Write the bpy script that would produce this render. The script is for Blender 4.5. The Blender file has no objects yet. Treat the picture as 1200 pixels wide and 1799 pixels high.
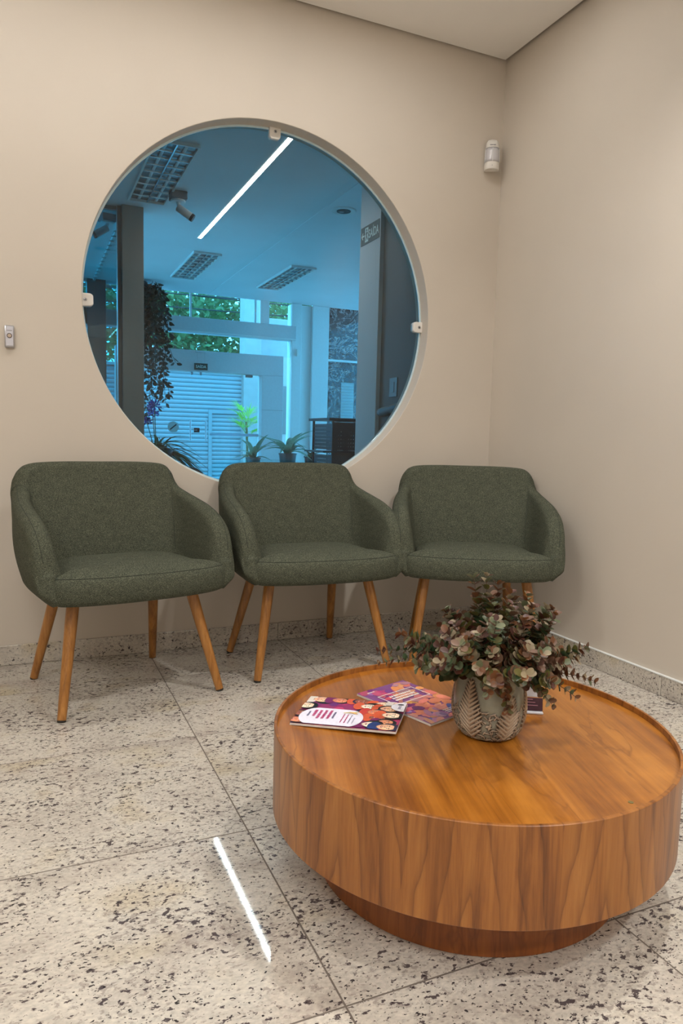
import bpy, bmesh, math, random
import numpy as np
from mathutils import Vector, Matrix
random.seed(7); np.random.seed(7)
PI = math.pi
sc = bpy.context.scene
COL = sc.collection

# ------------------------------------------------------------------ camera, world, exposure
CAM = Vector((-2.236, -3.157, 0.96))
YAW, PITCH, ROLL, FPX = -0.4165490, -0.1032388, 0.0250577, 1257.715
fw = Vector((-math.sin(YAW)*math.cos(PITCH), math.cos(YAW)*math.cos(PITCH), math.sin(PITCH)))
rt = fw.cross(Vector((0, 0, 1))).normalized(); up = rt.cross(fw)
r2 = math.cos(ROLL)*rt + math.sin(ROLL)*up
u2 = -math.sin(ROLL)*rt + math.cos(ROLL)*up
cd = bpy.data.cameras.new('camera'); cam = bpy.data.objects.new('camera', cd); COL.objects.link(cam)
cd.sensor_fit = 'VERTICAL'; cd.sensor_height = 36.0; cd.lens = FPX/1799*36.0
cd.clip_start = 0.02; cd.clip_end = 200
cam.matrix_world = Matrix(((r2.x, u2.x, -fw.x, CAM.x), (r2.y, u2.y, -fw.y, CAM.y), (r2.z, u2.z, -fw.z, CAM.z), (0, 0, 0, 1)))
sc.camera = cam

world = bpy.data.worlds.new('sky'); sc.world = world; world.use_nodes = True
bg = world.node_tree.nodes['Background']
bg.inputs[0].default_value = (0.15, 0.60, 1.0, 1); bg.inputs[1].default_value = 7.0
sc.view_settings.view_transform = 'Standard'; sc.view_settings.look = 'None'
sc.view_settings.exposure = 0.0; sc.view_settings.gamma = 1.0; sc.view_settings.use_curve_mapping = False
LAMP_POWER = 36.0          # radiance of the room's ceiling panels
LAMP_COLOR = (1.0, 0.985, 0.95)
LED_POWER = 40.0           # radiance of the hall's linear lamp
SPOT_POWER = 100.0
STRIP_POWER = 44.0

# ------------------------------------------------------------------ material helpers
MATS = {}
def newmat(name):
    m = bpy.data.materials.new(name); m.use_nodes = True
    nt = m.node_tree; b = nt.nodes['Principled BSDF']
    return m, nt, b
def N(nt, typ, **kw):
    n = nt.nodes.new(typ)
    for k, v in kw.items():
        if k.startswith('i_'):
            key = k[2:]
            n.inputs[int(key) if key.isdigit() else key].default_value = v
        else: setattr(n, k, v)
    return n
def L(nt, a, b): nt.links.new(a, b)
def rgb(r, g, b):
    f = lambda c: c/12.92 if c <= .04045 else ((c+.055)/1.055)**2.4
    return (f(r/255), f(g/255), f(b/255), 1)
def ramp(nt, fac, stops, interp='LINEAR'):
    r = N(nt, 'ShaderNodeValToRGB'); r.color_ramp.interpolation = interp
    els = r.color_ramp.elements
    while len(els) < len(stops): els.new(.5)
    for e, (p_, c) in zip(els, stops):
        e.position = p_; e.color = c if len(c) == 4 else (*c, 1)
    L(nt, fac, r.inputs[0]); return r.outputs[0]
def mixc(nt, fac, a, b, blend='MIX'):
    m = N(nt, 'ShaderNodeMix', data_type='RGBA', blend_type=blend)
    for sock, v in ((m.inputs[0], fac), (m.inputs[6], a), (m.inputs[7], b)):
        if hasattr(v, 'is_linked') or hasattr(v, 'links'): L(nt, v, sock)
        else: sock.default_value = v
    return m.outputs[2]
def math_(nt, op, a, b=None, c=None):
    m = N(nt, 'ShaderNodeMath', operation=op)
    for i, v in enumerate((a, b, c)):
        if v is None: continue
        if hasattr(v, 'links'): L(nt, v, m.inputs[i])
        else: m.inputs[i].default_value = v
    return m.outputs[0]
def bump(nt, b, height, strength=.2, dist=.01):
    n = N(nt, 'ShaderNodeBump', i_Strength=strength, i_Distance=dist)
    L(nt, height, n.inputs['Height']); L(nt, n.outputs[0], b.inputs['Normal'])
def plain(name, col, rough=.5, metal=0., noise=0., nscale=40., bmp=0., emit=None, estr=1., spec=None, coat=0.):
    if name in MATS: return MATS[name]
    m, nt, b = newmat(name)
    col = tuple(col) if len(col) == 4 else (*col, 1)
    b.inputs['Base Color'].default_value = col
    b.inputs['Roughness'].default_value = rough; b.inputs['Metallic'].default_value = metal
    if spec is not None: b.inputs['Specular IOR Level'].default_value = spec
    if coat: b.inputs['Coat Weight'].default_value = coat; b.inputs['Coat Roughness'].default_value = .08
    tc = N(nt, 'ShaderNodeTexCoord')
    nz = N(nt, 'ShaderNodeTexNoise', i_Scale=nscale, i_Detail=4.)
    L(nt, tc.outputs['Object'], nz.inputs['Vector'])
    k = max(noise, .02)
    lo = tuple(c*(1-k) for c in col[:3]); hi = tuple(min(1, c*(1+k)) for c in col[:3])
    L(nt, ramp(nt, nz.outputs[0], [(.3, lo), (.7, hi)]), b.inputs['Base Color'])
    if bmp: bump(nt, b, nz.outputs[0], bmp, .002)
    if emit:
        b.inputs['Emission Color'].default_value = (*emit[:3], 1); b.inputs['Emission Strength'].default_value = estr
    MATS[name] = m; return m

def mat_granite(name='granite', rough=.2, gain=1.0, seed=0.):
    if name in MATS: return MATS[name]
    m, nt, b = newmat(name)
    tc = N(nt, 'ShaderNodeTexCoord'); oi = N(nt, 'ShaderNodeObjectInfo')
    off = N(nt, 'ShaderNodeVectorMath', operation='SCALE', i_Scale=37.)
    cmb = N(nt, 'ShaderNodeCombineXYZ')
    L(nt, oi.outputs['Random'], cmb.inputs[0]); L(nt, math_(nt, 'MULTIPLY', oi.outputs['Random'], 3.7), cmb.inputs[1])
    cmb.inputs[2].default_value = seed
    L(nt, cmb.outputs[0], off.inputs[0])
    add = N(nt, 'ShaderNodeVectorMath', operation='ADD')
    L(nt, tc.outputs['Object'], add.inputs[0]); L(nt, off.outputs[0], add.inputs[1])
    # warp
    wn = N(nt, 'ShaderNodeTexNoise', i_Scale=7., i_Detail=3.)
    L(nt, add.outputs[0], wn.inputs['Vector'])
    ws = N(nt, 'ShaderNodeVectorMath', operation='SCALE', i_Scale=.03); L(nt, wn.outputs['Color'], ws.inputs[0])
    wv = N(nt, 'ShaderNodeVectorMath', operation='ADD'); L(nt, add.outputs[0], wv.inputs[0]); L(nt, ws.outputs[0], wv.inputs[1])
    mp = N(nt, 'ShaderNodeMapping'); mp.inputs['Rotation'].default_value = (0, 0, .45); mp.inputs['Scale'].default_value = (.78, 1.18, 1.)
    L(nt, wv.outputs[0], mp.inputs['Vector'])
    def nz(scale, det, rgh=.55, vec=mp):
        n = N(nt, 'ShaderNodeTexNoise', i_Scale=scale, i_Detail=det, i_Roughness=rgh); L(nt, vec.outputs[0], n.inputs['Vector']); return n.outputs[0]
    base = ramp(nt, nz(6, 5), [(.30, rgb(184, 174, 164)), (.46, rgb(205, 197, 186)), (.58, rgb(212, 205, 194)), (.72, rgb(204, 192, 172))])
    fine = ramp(nt, nz(120, 2, .6), [(.3, (.80, .80, .80)), (.7, (1.10, 1.09, 1.07))])
    col = mixc(nt, 1., base, fine, 'MULTIPLY')
    # yellowish patches
    col = mixc(nt, ramp(nt, nz(2.3, 3), [(.60, (0, 0, 0)), (.70, (.5, .5, .5))]), col, rgb(190, 172, 128))
    # grey mid specks
    dens = nz(4.2, 3)
    g = math_(nt, 'ADD', nz(95, 3, .6), math_(nt, 'MULTIPLY', dens, .22))
    col = mixc(nt, ramp(nt, g, [(.67, (0, 0, 0)), (.73, (.55, .55, .55))]), col, rgb(136, 124, 118))
    # dark purple-black specks, two sizes
    d1 = math_(nt, 'ADD', nz(66, 4, .62), math_(nt, 'MULTIPLY', dens, .30))
    col = mixc(nt, ramp(nt, d1, [(.748, (0, 0, 0)), (.775, (.9, .9, .9))]), col, rgb(62, 50, 56))
    d2 = math_(nt, 'ADD', nz(135, 2, .5), math_(nt, 'MULTIPLY', nz(9, 2), .22))
    col = mixc(nt, ramp(nt, d2, [(.765, (0, 0, 0)), (.79, (.95, .95, .95))]), col, rgb(44, 38, 42))
    if gain != 1.0: col = mixc(nt, 1., col, (gain, gain, gain, 1), 'MULTIPLY')
    L(nt, col, b.inputs['Base Color'])
    b.inputs['Roughness'].default_value = rough; b.inputs['Specular IOR Level'].default_value = .5
    if rough < .1: bump(nt, b, nz(140, 3, .6), .010, .002)
    MATS[name] = m; return m

def mat_paint(name, col, rough=.6):
    if name in MATS: return MATS[name]
    m, nt, b = newmat(name)
    tc = N(nt, 'ShaderNodeTexCoord')
    n1 = N(nt, 'ShaderNodeTexNoise', i_Scale=2.2, i_Detail=2.); L(nt, tc.outputs['Object'], n1.inputs['Vector'])
    n2 = N(nt, 'ShaderNodeTexNoise', i_Scale=260., i_Detail=2.); L(nt, tc.outputs['Object'], n2.inputs['Vector'])
    lo = tuple(c*.975 for c in col[:3]); hi = tuple(min(1, c*1.02) for c in col[:3])
    L(nt, ramp(nt, n1.outputs[0], [(.3, lo), (.7, hi)]), b.inputs['Base Color'])
    b.inputs['Roughness'].default_value = rough; b.inputs['Specular IOR Level'].default_value = .35
    bump(nt, b, n2.outputs[0], .06, .001)
    MATS[name] = m; return m

def mat_fabric():
    m, nt, b = newmat('green_fabric')
    tc = N(nt, 'ShaderNodeTexCoord')
    mp = N(nt, 'ShaderNodeMapping'); mp.inputs['Scale'].default_value = (1, 1, 2.4); L(nt, tc.outputs['Object'], mp.inputs['Vector'])
    n1 = N(nt, 'ShaderNodeTexNoise', i_Scale=300., i_Detail=3., i_Roughness=.7); L(nt, mp.outputs[0], n1.inputs['Vector'])
    n2 = N(nt, 'ShaderNodeTexNoise', i_Scale=30., i_Detail=3.); L(nt, mp.outputs[0], n2.inputs['Vector'])
    c1 = ramp(nt, n1.outputs[0], [(.34, rgb(40, 42, 36)), (.5, rgb(73, 76, 64)), (.66, rgb(112, 115, 97))])
    c2 = ramp(nt, n2.outputs[0], [(.3, (.88, .88, .88)), (.7, (1.08, 1.08, 1.06))])
    L(nt, mixc(nt, 1., c1, c2, 'MULTIPLY'), b.inputs['Base Color'])
    b.inputs['Roughness'].default_value = .95; b.inputs['Specular IOR Level'].default_value = .15
    b.inputs['Sheen Weight'].default_value = .0
    bump(nt, b, n1.outputs[0], .5, .0015)
    return m

def mat_wood(name, dark, mid, light, axis='Y', scale=1., rough=.35, coat=0., uv=False, cathedral=False):
    if name in MATS: return MATS[name]
    m, nt, b = newmat(name)
    tc = N(nt, 'ShaderNodeTexCoord')
    src = tc.outputs['UV'] if uv else tc.outputs['Object']
    sx = {'X': (1.3, 16, 16), 'Y': (16, 1.3, 16), 'Z': (16, 16, 1.3)}[axis]
    mp = N(nt, 'ShaderNodeMapping'); mp.inputs['Scale'].default_value = tuple(s*scale for s in sx); L(nt, src, mp.inputs['Vector'])
    n1 = N(nt, 'ShaderNodeTexNoise', i_Scale=1.1, i_Detail=6., i_Roughness=.62, i_Distortion=.5); L(nt, mp.outputs[0], n1.inputs['Vector'])
    mp2 = N(nt, 'ShaderNodeMapping'); mp2.inputs['Scale'].default_value = tuple(s*scale*(7 if s > 2 else 2.5) for s in sx); L(nt, src, mp2.inputs['Vector'])
    n2 = N(nt, 'ShaderNodeTexNoise', i_Scale=1., i_Detail=3., i_Roughness=.6); L(nt, mp2.outputs[0], n2.inputs['Vector'])
    g = math_(nt, 'ADD', math_(nt, 'MULTIPLY', n1.outputs[0], .75), math_(nt, 'MULTIPLY', n2.outputs[0], .25))
    col = ramp(nt, g, [(.36, dark), (.5, mid), (.64, light)])
    if cathedral:
        sep = N(nt, 'ShaderNodeSeparateXYZ'); L(nt, src, sep.inputs[0])
        wn = N(nt, 'ShaderNodeTexNoise', i_Scale=5., i_Detail=2.); L(nt, src, wn.inputs['Vector'])
        u = math_(nt, 'ADD', sep.outputs[0], math_(nt, 'MULTIPLY', math_(nt, 'SUBTRACT', wn.outputs[0], .5), .04))
        P = .27
        up_n = math_(nt, 'DIVIDE', u, P)
        wnz = N(nt, 'ShaderNodeTexWhiteNoise', noise_dimensions='1D'); L(nt, math_(nt, 'FLOOR', up_n), wnz.inputs['W'])
        ph = wnz.outputs['Value']
        fr = math_(nt, 'SUBTRACT', math_(nt, 'FRACT', up_n), math_(nt, 'ADD', .38, math_(nt, 'MULTIPLY', ph, .24)))
        par = math_(nt, 'MULTIPLY', math_(nt, 'POWER', math_(nt, 'ABSOLUTE', fr), 1.15), 7.0)
        wmp = N(nt, 'ShaderNodeMapping'); wmp.inputs['Scale'].default_value = (30., 5., 1.); L(nt, src, wmp.inputs['Vector'])
        wob = N(nt, 'ShaderNodeTexNoise', i_Scale=1., i_Detail=4.); L(nt, wmp.outputs[0], wob.inputs['Vector'])
        t = math_(nt, 'ADD', par, math_(nt, 'MULTIPLY', sep.outputs[1], 3.6))
        t = math_(nt, 'ADD', t, math_(nt, 'ADD', math_(nt, 'MULTIPLY', wob.outputs[0], .55), math_(nt, 'MULTIPLY', ph, 3.7)))
        saw = math_(nt, 'FRACT', t)
        band = ramp(nt, saw, [(0., (.50, .43, .36)), (.07, (.72, .67, .62)), (.30, (1.0, .99, .97)), (.85, (1.06, 1.06, 1.05)), (.97, (.92, .90, .87)), (1., (.50, .43, .36))])
        col = mixc(nt, .8, col, band, 'MULTIPLY')
    elif axis == 'Y':   # broad cross figure and a few mineral streaks on the table top
        mp3 = N(nt, 'ShaderNodeMapping'); mp3.inputs['Scale'].default_value = (3., 14., 3.); L(nt, src, mp3.inputs['Vector'])
        n3 = N(nt, 'ShaderNodeTexNoise', i_Scale=1.6, i_Detail=3.); L(nt, mp3.outputs[0], n3.inputs['Vector'])
        col = mixc(nt, .7, col, ramp(nt, n3.outputs[0], [(.3, (.86, .84, .80)), (.7, (1.06, 1.07, 1.08))]), 'MULTIPLY')
        mp4 = N(nt, 'ShaderNodeMapping'); mp4.inputs['Scale'].default_value = (5.5, 1.1, 1.); L(nt, src, mp4.inputs['Vector'])
        n4 = N(nt, 'ShaderNodeTexNoise', i_Scale=1.5, i_Detail=4., i_Distortion=.8); L(nt, mp4.outputs[0], n4.inputs['Vector'])
        col = mixc(nt, ramp(nt, n4.outputs[0], [(.485, (0, 0, 0)), (.5, (.55, .55, .55)), (.515, (0, 0, 0))]), col, dark)
    L(nt, col, b.inputs['Base Color'])
    b.inputs['Roughness'].default_value = rough
    if coat: b.inputs['Coat Weight'].default_value = coat; b.inputs['Coat Roughness'].default_value = .12
    bump(nt, b, n2.outputs[0], .05, .001)
    MATS[name] = m; return m

def mat_glass(name, tint, refl=1.0, rough=0.0):
    if name in MATS: return MATS[name]
    m = bpy.data.materials.new(name); m.use_nodes = True; nt = m.node_tree
    nt.nodes.remove(nt.nodes['Principled BSDF'])
    out = nt.nodes['Material Output']
    tr = N(nt, 'ShaderNodeBsdfTransparent'); tr.inputs[0].default_value = (*tint, 1)
    gl = N(nt, 'ShaderNodeBsdfGlossy'); gl.inputs[0].default_value = (1, 1, 1, 1); gl.inputs['Roughness'].default_value = rough
    fr = N(nt, 'ShaderNodeFresnel', i_IOR=1.45)
    mx = N(nt, 'ShaderNodeMixShader')
    L(nt, math_(nt, 'MULTIPLY', fr.outputs[0], refl), mx.inputs[0]); L(nt, tr.outputs[0], mx.inputs[1]); L(nt, gl.outputs[0], mx.inputs[2])
    L(nt, mx.outputs[0], out.inputs[0])
    MATS[name] = m; return m

def mat_marble():
    m, nt, b = newmat('dark_marble')
    tc = N(nt, 'ShaderNodeTexCoord')
    n1 = N(nt, 'ShaderNodeTexNoise', i_Scale=3.5, i_Detail=8., i_Roughness=.65, i_Distortion=1.6); L(nt, tc.outputs['Object'], n1.inputs['Vector'])
    n2 = N(nt, 'ShaderNodeTexNoise', i_Scale=9., i_Detail=6., i_Roughness=.7); L(nt, tc.outputs['Object'], n2.inputs['Vector'])
    c = ramp(nt, n2.outputs[0], [(.3, rgb(20, 19, 22)), (.6, rgb(48, 46, 50)), (.8, rgb(74, 72, 76))])
    v = ramp(nt, n1.outputs[0], [(.48, (0, 0, 0)), (.5, (.9, .9, .9)), (.52, (0, 0, 0))])
    L(nt, mixc(nt, v, c, rgb(215, 210, 210)), b.inputs['Base Color']); b.inputs['Roughness'].default_value = .15
    return m

def mat_leaf(name, a, b_, trans=.15, rough=.5):
    if name in MATS: return MATS[name]
    m, nt, b = newmat(name)
    tc = N(nt, 'ShaderNodeTexCoord'); oi = N(nt, 'ShaderNodeObjectInfo')
    n = N(nt, 'ShaderNodeTexNoise', i_Scale=45., i_Detail=2.); L(nt, tc.outputs['Object'], n.inputs['Vector'])
    f = math_(nt, 'ADD', math_(nt, 'MULTIPLY', n.outputs[0], .6), math_(nt, 'MULTIPLY', oi.outputs['Random'], .4))
    L(nt, ramp(nt, f, [(.25, a), (.75, b_)]), b.inputs['Base Color'])
    b.inputs['Roughness'].default_value = rough
    if trans:
        out = nt.nodes['Material Output']
        tl = N(nt, 'ShaderNodeBsdfTranslucent'); tl.inputs[0].default_value = b_
        mx = N(nt, 'ShaderNodeMixShader'); mx.inputs[0].default_value = trans
        L(nt, b.outputs[0], mx.inputs[1]); L(nt, tl.outputs[0], mx.inputs[2]); L(nt, mx.outputs[0], out.inputs[0])
    MATS[name] = m; return m

# ------------------------------------------------------------------ geometry helpers
class MB:
    def __init__(self): self.v = []; self.f = []; self.m = []
    def add(self, vs, fs, mi=0):
        o = len(self.v); self.v += [tuple(v) for v in vs]
        for f in fs: self.f.append(tuple(i+o for i in f)); self.m.append(mi)
        return self
    def box(self, x0, x1, y0, y1, z0, z1, mi=0, M=None):
        vs = [Vector((x, y, z)) for z in (z0, z1) for y in (y0, y1) for x in (x0, x1)]
        if M is not None: vs = [M @ v for v in vs]
        return self.add(vs, [(0, 2, 3, 1), (4, 5, 7, 6), (0, 1, 5, 4), (1, 3, 7, 5), (3, 2, 6, 7), (2, 0, 4, 6)], mi)
    def bevbox(self, x0, x1, y0, y1, z0, z1, r=.004, mi=0, M=None, seg=2):
        bm = bmesh.new(); bmesh.ops.create_cube(bm, size=1)
        for v in bm.verts:
            v.co = Vector(((x0+x1)/2+v.co.x*(x1-x0), (y0+y1)/2+v.co.y*(y1-y0), (z0+z1)/2+v.co.z*(z1-z0)))
        bmesh.ops.bevel(bm, geom=bm.edges[:], offset=r, segments=seg, affect='EDGES', profile=.5)
        bm.verts.index_update()
        vs = [M @ v.co if M is not None else v.co.copy() for v in bm.verts]; fs = [[v.index for v in f.verts] for f in bm.faces]
        bm.free(); return self.add(vs, fs, mi)
    def tube(self, pts, rad, n=8, mi=0, caps=True):
        pts = [Vector(p) for p in pts]; k = len(pts)
        rr = rad if hasattr(rad, '__len__') else [rad]*k
        vs = []; prev = None
        for i, p in enumerate(pts):
            t = (pts[min(i+1, k-1)]-pts[max(i-1, 0)]).normalized()
            if prev is None:
                a = Vector((0, 0, 1)) if abs(t.z) < .9 else Vector((1, 0, 0)); u = t.cross(a).normalized()
            else: u = (prev - t*prev.dot(t)).normalized()
            prev = u; w = t.cross(u)
            for j in range(n):
                an = 2*PI*j/n; vs.append(p+rr[i]*(math.cos(an)*u+math.sin(an)*w))
        fs = [(i*n+j, i*n+(j+1) % n, (i+1)*n+(j+1) % n, (i+1)*n+j) for i in range(k-1) for j in range(n)]
        if caps: fs += [tuple(reversed(range(n))), tuple(range((k-1)*n, k*n))]
        return self.add(vs, fs, mi)
    def lathe(self, prof, n=32, mi=0, c=(0, 0, 0), M=None, close=False):
        vs = []; k = len(prof)
        for r, z in prof:
            for j in range(n):
                a = 2*PI*j/n; v = Vector((c[0]+r*math.cos(a), c[1]+r*math.sin(a), c[2]+z)); vs.append(M @ v if M is not None else v)
        fs = [(i*n+j, i*n+(j+1) % n, (i+1)*n+(j+1) % n, (i+1)*n+j) for i in range(k-1) for j in range(n)]
        if close: fs += [((k-1)*n+j, (k-1)*n+(j+1) % n, (j+1) % n, j) for j in range(n)]
        else: fs += [tuple(reversed(range(n))), tuple(range((k-1)*n, k*n))]
        return self.add(vs, fs, mi)
    def poly(self, pts, mi=0): return self.add(pts, [tuple(range(len(pts)))], mi)
    def prism(self, pts, h, mi=0, M=None):
        n = len(pts); vs = [Vector((x, y, 0)) for x, y in pts]+[Vector((x, y, h)) for x, y in pts]
        if M is not None: vs = [M @ v for v in vs]
        return self.add(vs, [tuple(reversed(range(n))), tuple(range(n, 2*n))]+[(i, (i+1) % n, n+(i+1) % n, n+i) for i in range(n)], mi)
    def mesh(self, name, mats, smooth=False, angle=None):
        me = bpy.data.meshes.new(name); me.from_pydata(self.v, [], self.f)
        mats = mats if isinstance(mats, (list, tuple)) else [mats]
        for m in mats: me.materials.append(m)
        if len(mats) > 1: me.polygons.foreach_set('material_index', self.m)
        me.polygons.foreach_set('use_smooth', [smooth]*len(me.polygons))
        me.update()
        if smooth and angle: me.set_sharp_from_angle(angle=math.radians(angle))
        return me
    def obj(self, name, mats, parent=None, smooth=False, angle=None, label=None):
        return link(name, self.mesh(name, mats, smooth, angle), parent, label)
def link(name, me, parent=None, label=None, loc=None, rot=None):
    o = bpy.data.objects.new(name, me); COL.objects.link(o)
    if parent: o.parent = parent
    if label: o['label'] = label
    if loc: o.location = loc
    if rot: o.rotation_euler = rot
    return o
def thing(name, label, cat, loc=(0, 0, 0), rz=0., group=None, kind=None, rot=None):
    o = bpy.data.objects.new(name, None); COL.objects.link(o); o.empty_display_size = .05
    o.location = loc; o.rotation_euler = rot if rot else (0, 0, rz)
    return tag(o, label, cat, group, kind)
def tag(o, label, cat, group=None, kind=None):
    o['label'] = label; o['category'] = cat
    if group: o['group'] = group
    if kind: o['kind'] = kind
    return o
def text_mesh(txt, size, depth=.0004, align='CENTER', bold=0.):
    cu = bpy.data.curves.new('txt', 'FONT'); cu.body = txt; cu.size = size; cu.align_x = align; cu.align_y = 'CENTER'
    cu.extrude = depth; cu.offset = bold
    o = bpy.data.objects.new('txt', cu); COL.objects.link(o)
    dg = bpy.context.evaluated_depsgraph_get(); dg.update()
    me = bpy.data.meshes.new_from_object(o.evaluated_get(dg))
    bpy.data.objects.remove(o); bpy.data.curves.remove(cu)
    return me
def curve_pts(P, n):
    """Catmull-Rom through rows of P (numpy) -> n samples"""
    P = np.asarray(P, float); k = len(P)
    Q = np.vstack([2*P[0]-P[1], P, 2*P[-1]-P[-2]]); out = []
    for s in np.linspace(0, k-1, n):
        i = min(int(s), k-2); t = s-i; a, b, c, d = Q[i:i+4]
        out.append(.5*((2*b)+(c-a)*t+(2*a-5*b+4*c-d)*t*t+(-a+3*b-3*c+d)*t**3))
    return np.array(out)

# ------------------------------------------------------------------ materials
M_wall = mat_paint('wall_paint', rgb(204, 194, 181))
M_ceil = mat_paint('ceiling_paint', rgb(242, 238, 233))
M_hall = mat_paint('hall_paint', rgb(196, 198, 198))
M_hallceil = mat_paint('hall_ceiling_paint', rgb(226, 230, 232))
M_dark = mat_paint('dark_grey_paint', rgb(112, 110, 108))
M_gran = mat_granite('granite', .24, gain=.9)
M_granp = mat_granite('granite_polished', .035, gain=.9)
M_granb = mat_granite('granite_skirting', .25, gain=.9, seed=3.)
M_grout = plain('grout', rgb(104, 94, 86), .8, noise=.1, nscale=80)
M_fab = mat_fabric()
M_seam = plain('seam_thread', rgb(52, 56, 47), .95, noise=.15, nscale=300)
M_leg = mat_wood('leg_wood', rgb(120, 76, 30), rgb(160, 106, 48), rgb(182, 128, 66), 'Z', 1.6, .32, coat=.2)
M_top = mat_wood('table_top_wood', rgb(118, 64, 12), rgb(156, 94, 26), rgb(180, 116, 42), 'Y', 1.0, .3, coat=.35)
M_side = mat_wood('table_side_veneer', rgb(108, 60, 18), rgb(146, 90, 36), rgb(164, 108, 50), 'Y', 1.3, .38, coat=.15, uv=True, cathedral=True)
M_base = mat_wood('table_base_wood', rgb(104, 52, 18), rgb(138, 76, 30), rgb(156, 92, 40), 'Y', 1.3, .4, uv=True)
M_black = plain('black_rubber', rgb(28, 26, 25), .6)
M_wplast = plain('white_plastic', rgb(226, 222, 216), .35)
M_gplast = plain('grey_plastic', rgb(150, 150, 150), .4)
M_metal = plain('brushed_metal', rgb(176, 176, 180), .3, metal=1., noise=.05, nscale=120)
M_alu = plain('facade_aluminium', rgb(204, 207, 208), .45, noise=.03)
M_white = plain('white_paint', rgb(226, 228, 226), .5)
M_winglass = mat_glass('window_glass', (.76, .92, .97), 1.1)
M_facglass = mat_glass('facade_glass', (.90, .97, .98), .8)
M_teal = mat_glass('teal_glass', (.30, .62, .66), 1.6)
M_glassedge = plain('glass_edge', rgb(206, 228, 236), .1, spec=.8)

# ================================================================== THE ROOM
WX, WY = -4.3, -5.6       # far sides of the room behind the camera
HC = 2.844
CX, CZ, CR = -1.2047, 1.5247, 0.8101   # round opening
WT = 0.12                 # wall thickness

# floor: grout bed + individual granite tiles
floor = MB().box(WX, 0, WY, 0, -.05, -.00025).obj('floor', M_grout)
tag(floor, 'speckled beige granite tiled floor of the waiting room', 'floor', kind='structure')
TX, TY, JT = .6005, .589, .0036
xs = [-1.7558+TX*k for k in range(-5, 4)]; ys = [-.9634-TY*k for k in range(-2, 9)]
xs = sorted(set([WX]+[x for x in xs if WX < x < 0]+[0])); ys = sorted([y for y in ys if WY < y < 0]+[WY, 0])
tile_cache = {}
for i in range(len(xs)-1):
    for j in range(len(ys)-1):
        x0, x1, y0, y1 = xs[i], xs[i+1], ys[j], ys[j+1]
        w, d = round(x1-x0-JT, 4), round(y1-y0-JT, 4)
        if w < .03 or d < .03: continue
        pol = (abs(x0+2.3563) < .02 and abs(y1+1.5524) < .02)
        key = (w, d, pol)
        if key not in tile_cache:
            b = .0002; q = MB()
            q.add([(-w/2, -d/2, -.02), (w/2, -d/2, -.02), (w/2, d/2, -.02), (-w/2, d/2, -.02),
                   (-w/2, -d/2, -b), (w/2, -d/2, -b), (w/2, d/2, -b), (-w/2, d/2, -b),
                   (-w/2+b, -d/2+b, 0), (w/2-b, -d/2+b, 0), (w/2-b, d/2-b, 0), (-w/2+b, d/2-b, 0)],
                  [(0, 1, 5, 4), (1, 2, 6, 5), (2, 3, 7, 6), (3, 0, 4, 7), (4, 5, 9, 8), (5, 6, 10, 9), (6, 7, 11, 10), (7, 4, 8, 11), (8, 9, 10, 11), (3, 2, 1, 0)])
            tile_cache[key] = q.mesh('tile', M_granp if pol else M_gran)
        link('tile', tile_cache[key], floor, loc=((x0+x1)/2, (y0+y1)/2, 0))

# back wall with the round opening (thick, with reveal)
def wall_with_hole(name, mat, x0, x1, z0, z1, ya, yb):
    n = 128; q = MB()
    ring = [(CX+CR*math.cos(2*PI*k/n), CZ+CR*math.sin(2*PI*k/n)) for k in range(n)]
    def outer(k):
        a = 2*PI*k/n; dx, dz = math.cos(a), math.sin(a)
        t = min((x1-CX)/dx if dx > 1e-9 else 1e9, (x0-CX)/dx if dx < -1e-9 else 1e9, (z1-CZ)/dz if dz > 1e-9 else 1e9, (z0-CZ)/dz if dz < -1e-9 else 1e9)
        return (CX+dx*t, CZ+dz*t)
    out = [outer(k) for k in range(n)]
    # snap the nearest outline point to each rectangle corner
    for c in ((x0, z0), (x1, z0), (x0, z1), (x1, z1)):
        k = min(range(n), key=lambda k: (out[k][0]-c[0])**2+(out[k][1]-c[1])**2); out[k] = c
    rb = .002
    ring2 = [(CX+(CR+rb)*math.cos(2*PI*k/n), CZ+(CR+rb)*math.sin(2*PI*k/n)) for k in range(n)]
    V = [(x, ya, z) for x, z in out]+[(x, ya, z) for x, z in ring2]+[(x, ya+rb, z) for x, z in ring]+[(x, yb, z) for x, z in ring]+[(x, yb, z) for x, z in out]
    F = []
    for s in range(4):
        for k in range(n):
            k2 = (k+1) % n; F.append((s*n+k, s*n+k2, (s+1)*n+k2, (s+1)*n+k))
    for k in range(n): k2 = (k+1) % n; F.append((4*n+k, 4*n+k2, k2, k))
    q.add(V, F); return q.obj(name, mat)
wb = wall_with_hole('wall_back', M_wall, WX, .12, -.05, HC+.14, 0., WT)
tag(wb, 'beige painted back wall with a large round opening', 'wall', kind='structure')
wr = MB().box(0, .12, WY, 0, -.05, HC+.14).obj('wall_right', M_wall); tag(wr, 'plain beige painted wall to the right of the corner', 'wall', kind='structure')
wl = MB().box(WX-.12, WX, WY, WT, -.05, HC+.14).obj('wall_left', M_wall); tag(wl, 'beige side wall out of frame on the left', 'wall', kind='structure')
wf = MB().box(WX-.12, .12, WY-.12, WY, -.05, HC+.14).obj('wall_front', M_wall); tag(wf, 'beige wall behind the viewpoint', 'wall', kind='structure')
GAP = .02
cl = MB().box(WX+GAP, -GAP, WY+GAP, -GAP, HC, HC+.03).obj('ceiling', M_ceil); tag(cl, 'white suspended ceiling with a thin shadow gap at the walls', 'ceiling', kind='structure')
slab = MB().box(WX-.12, .12, WY-.12, WT, HC+.14, HC+.2).obj('ceiling_slab', M_dark); tag(slab, 'grey slab above the suspended ceiling', 'ceiling', kind='structure')

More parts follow.
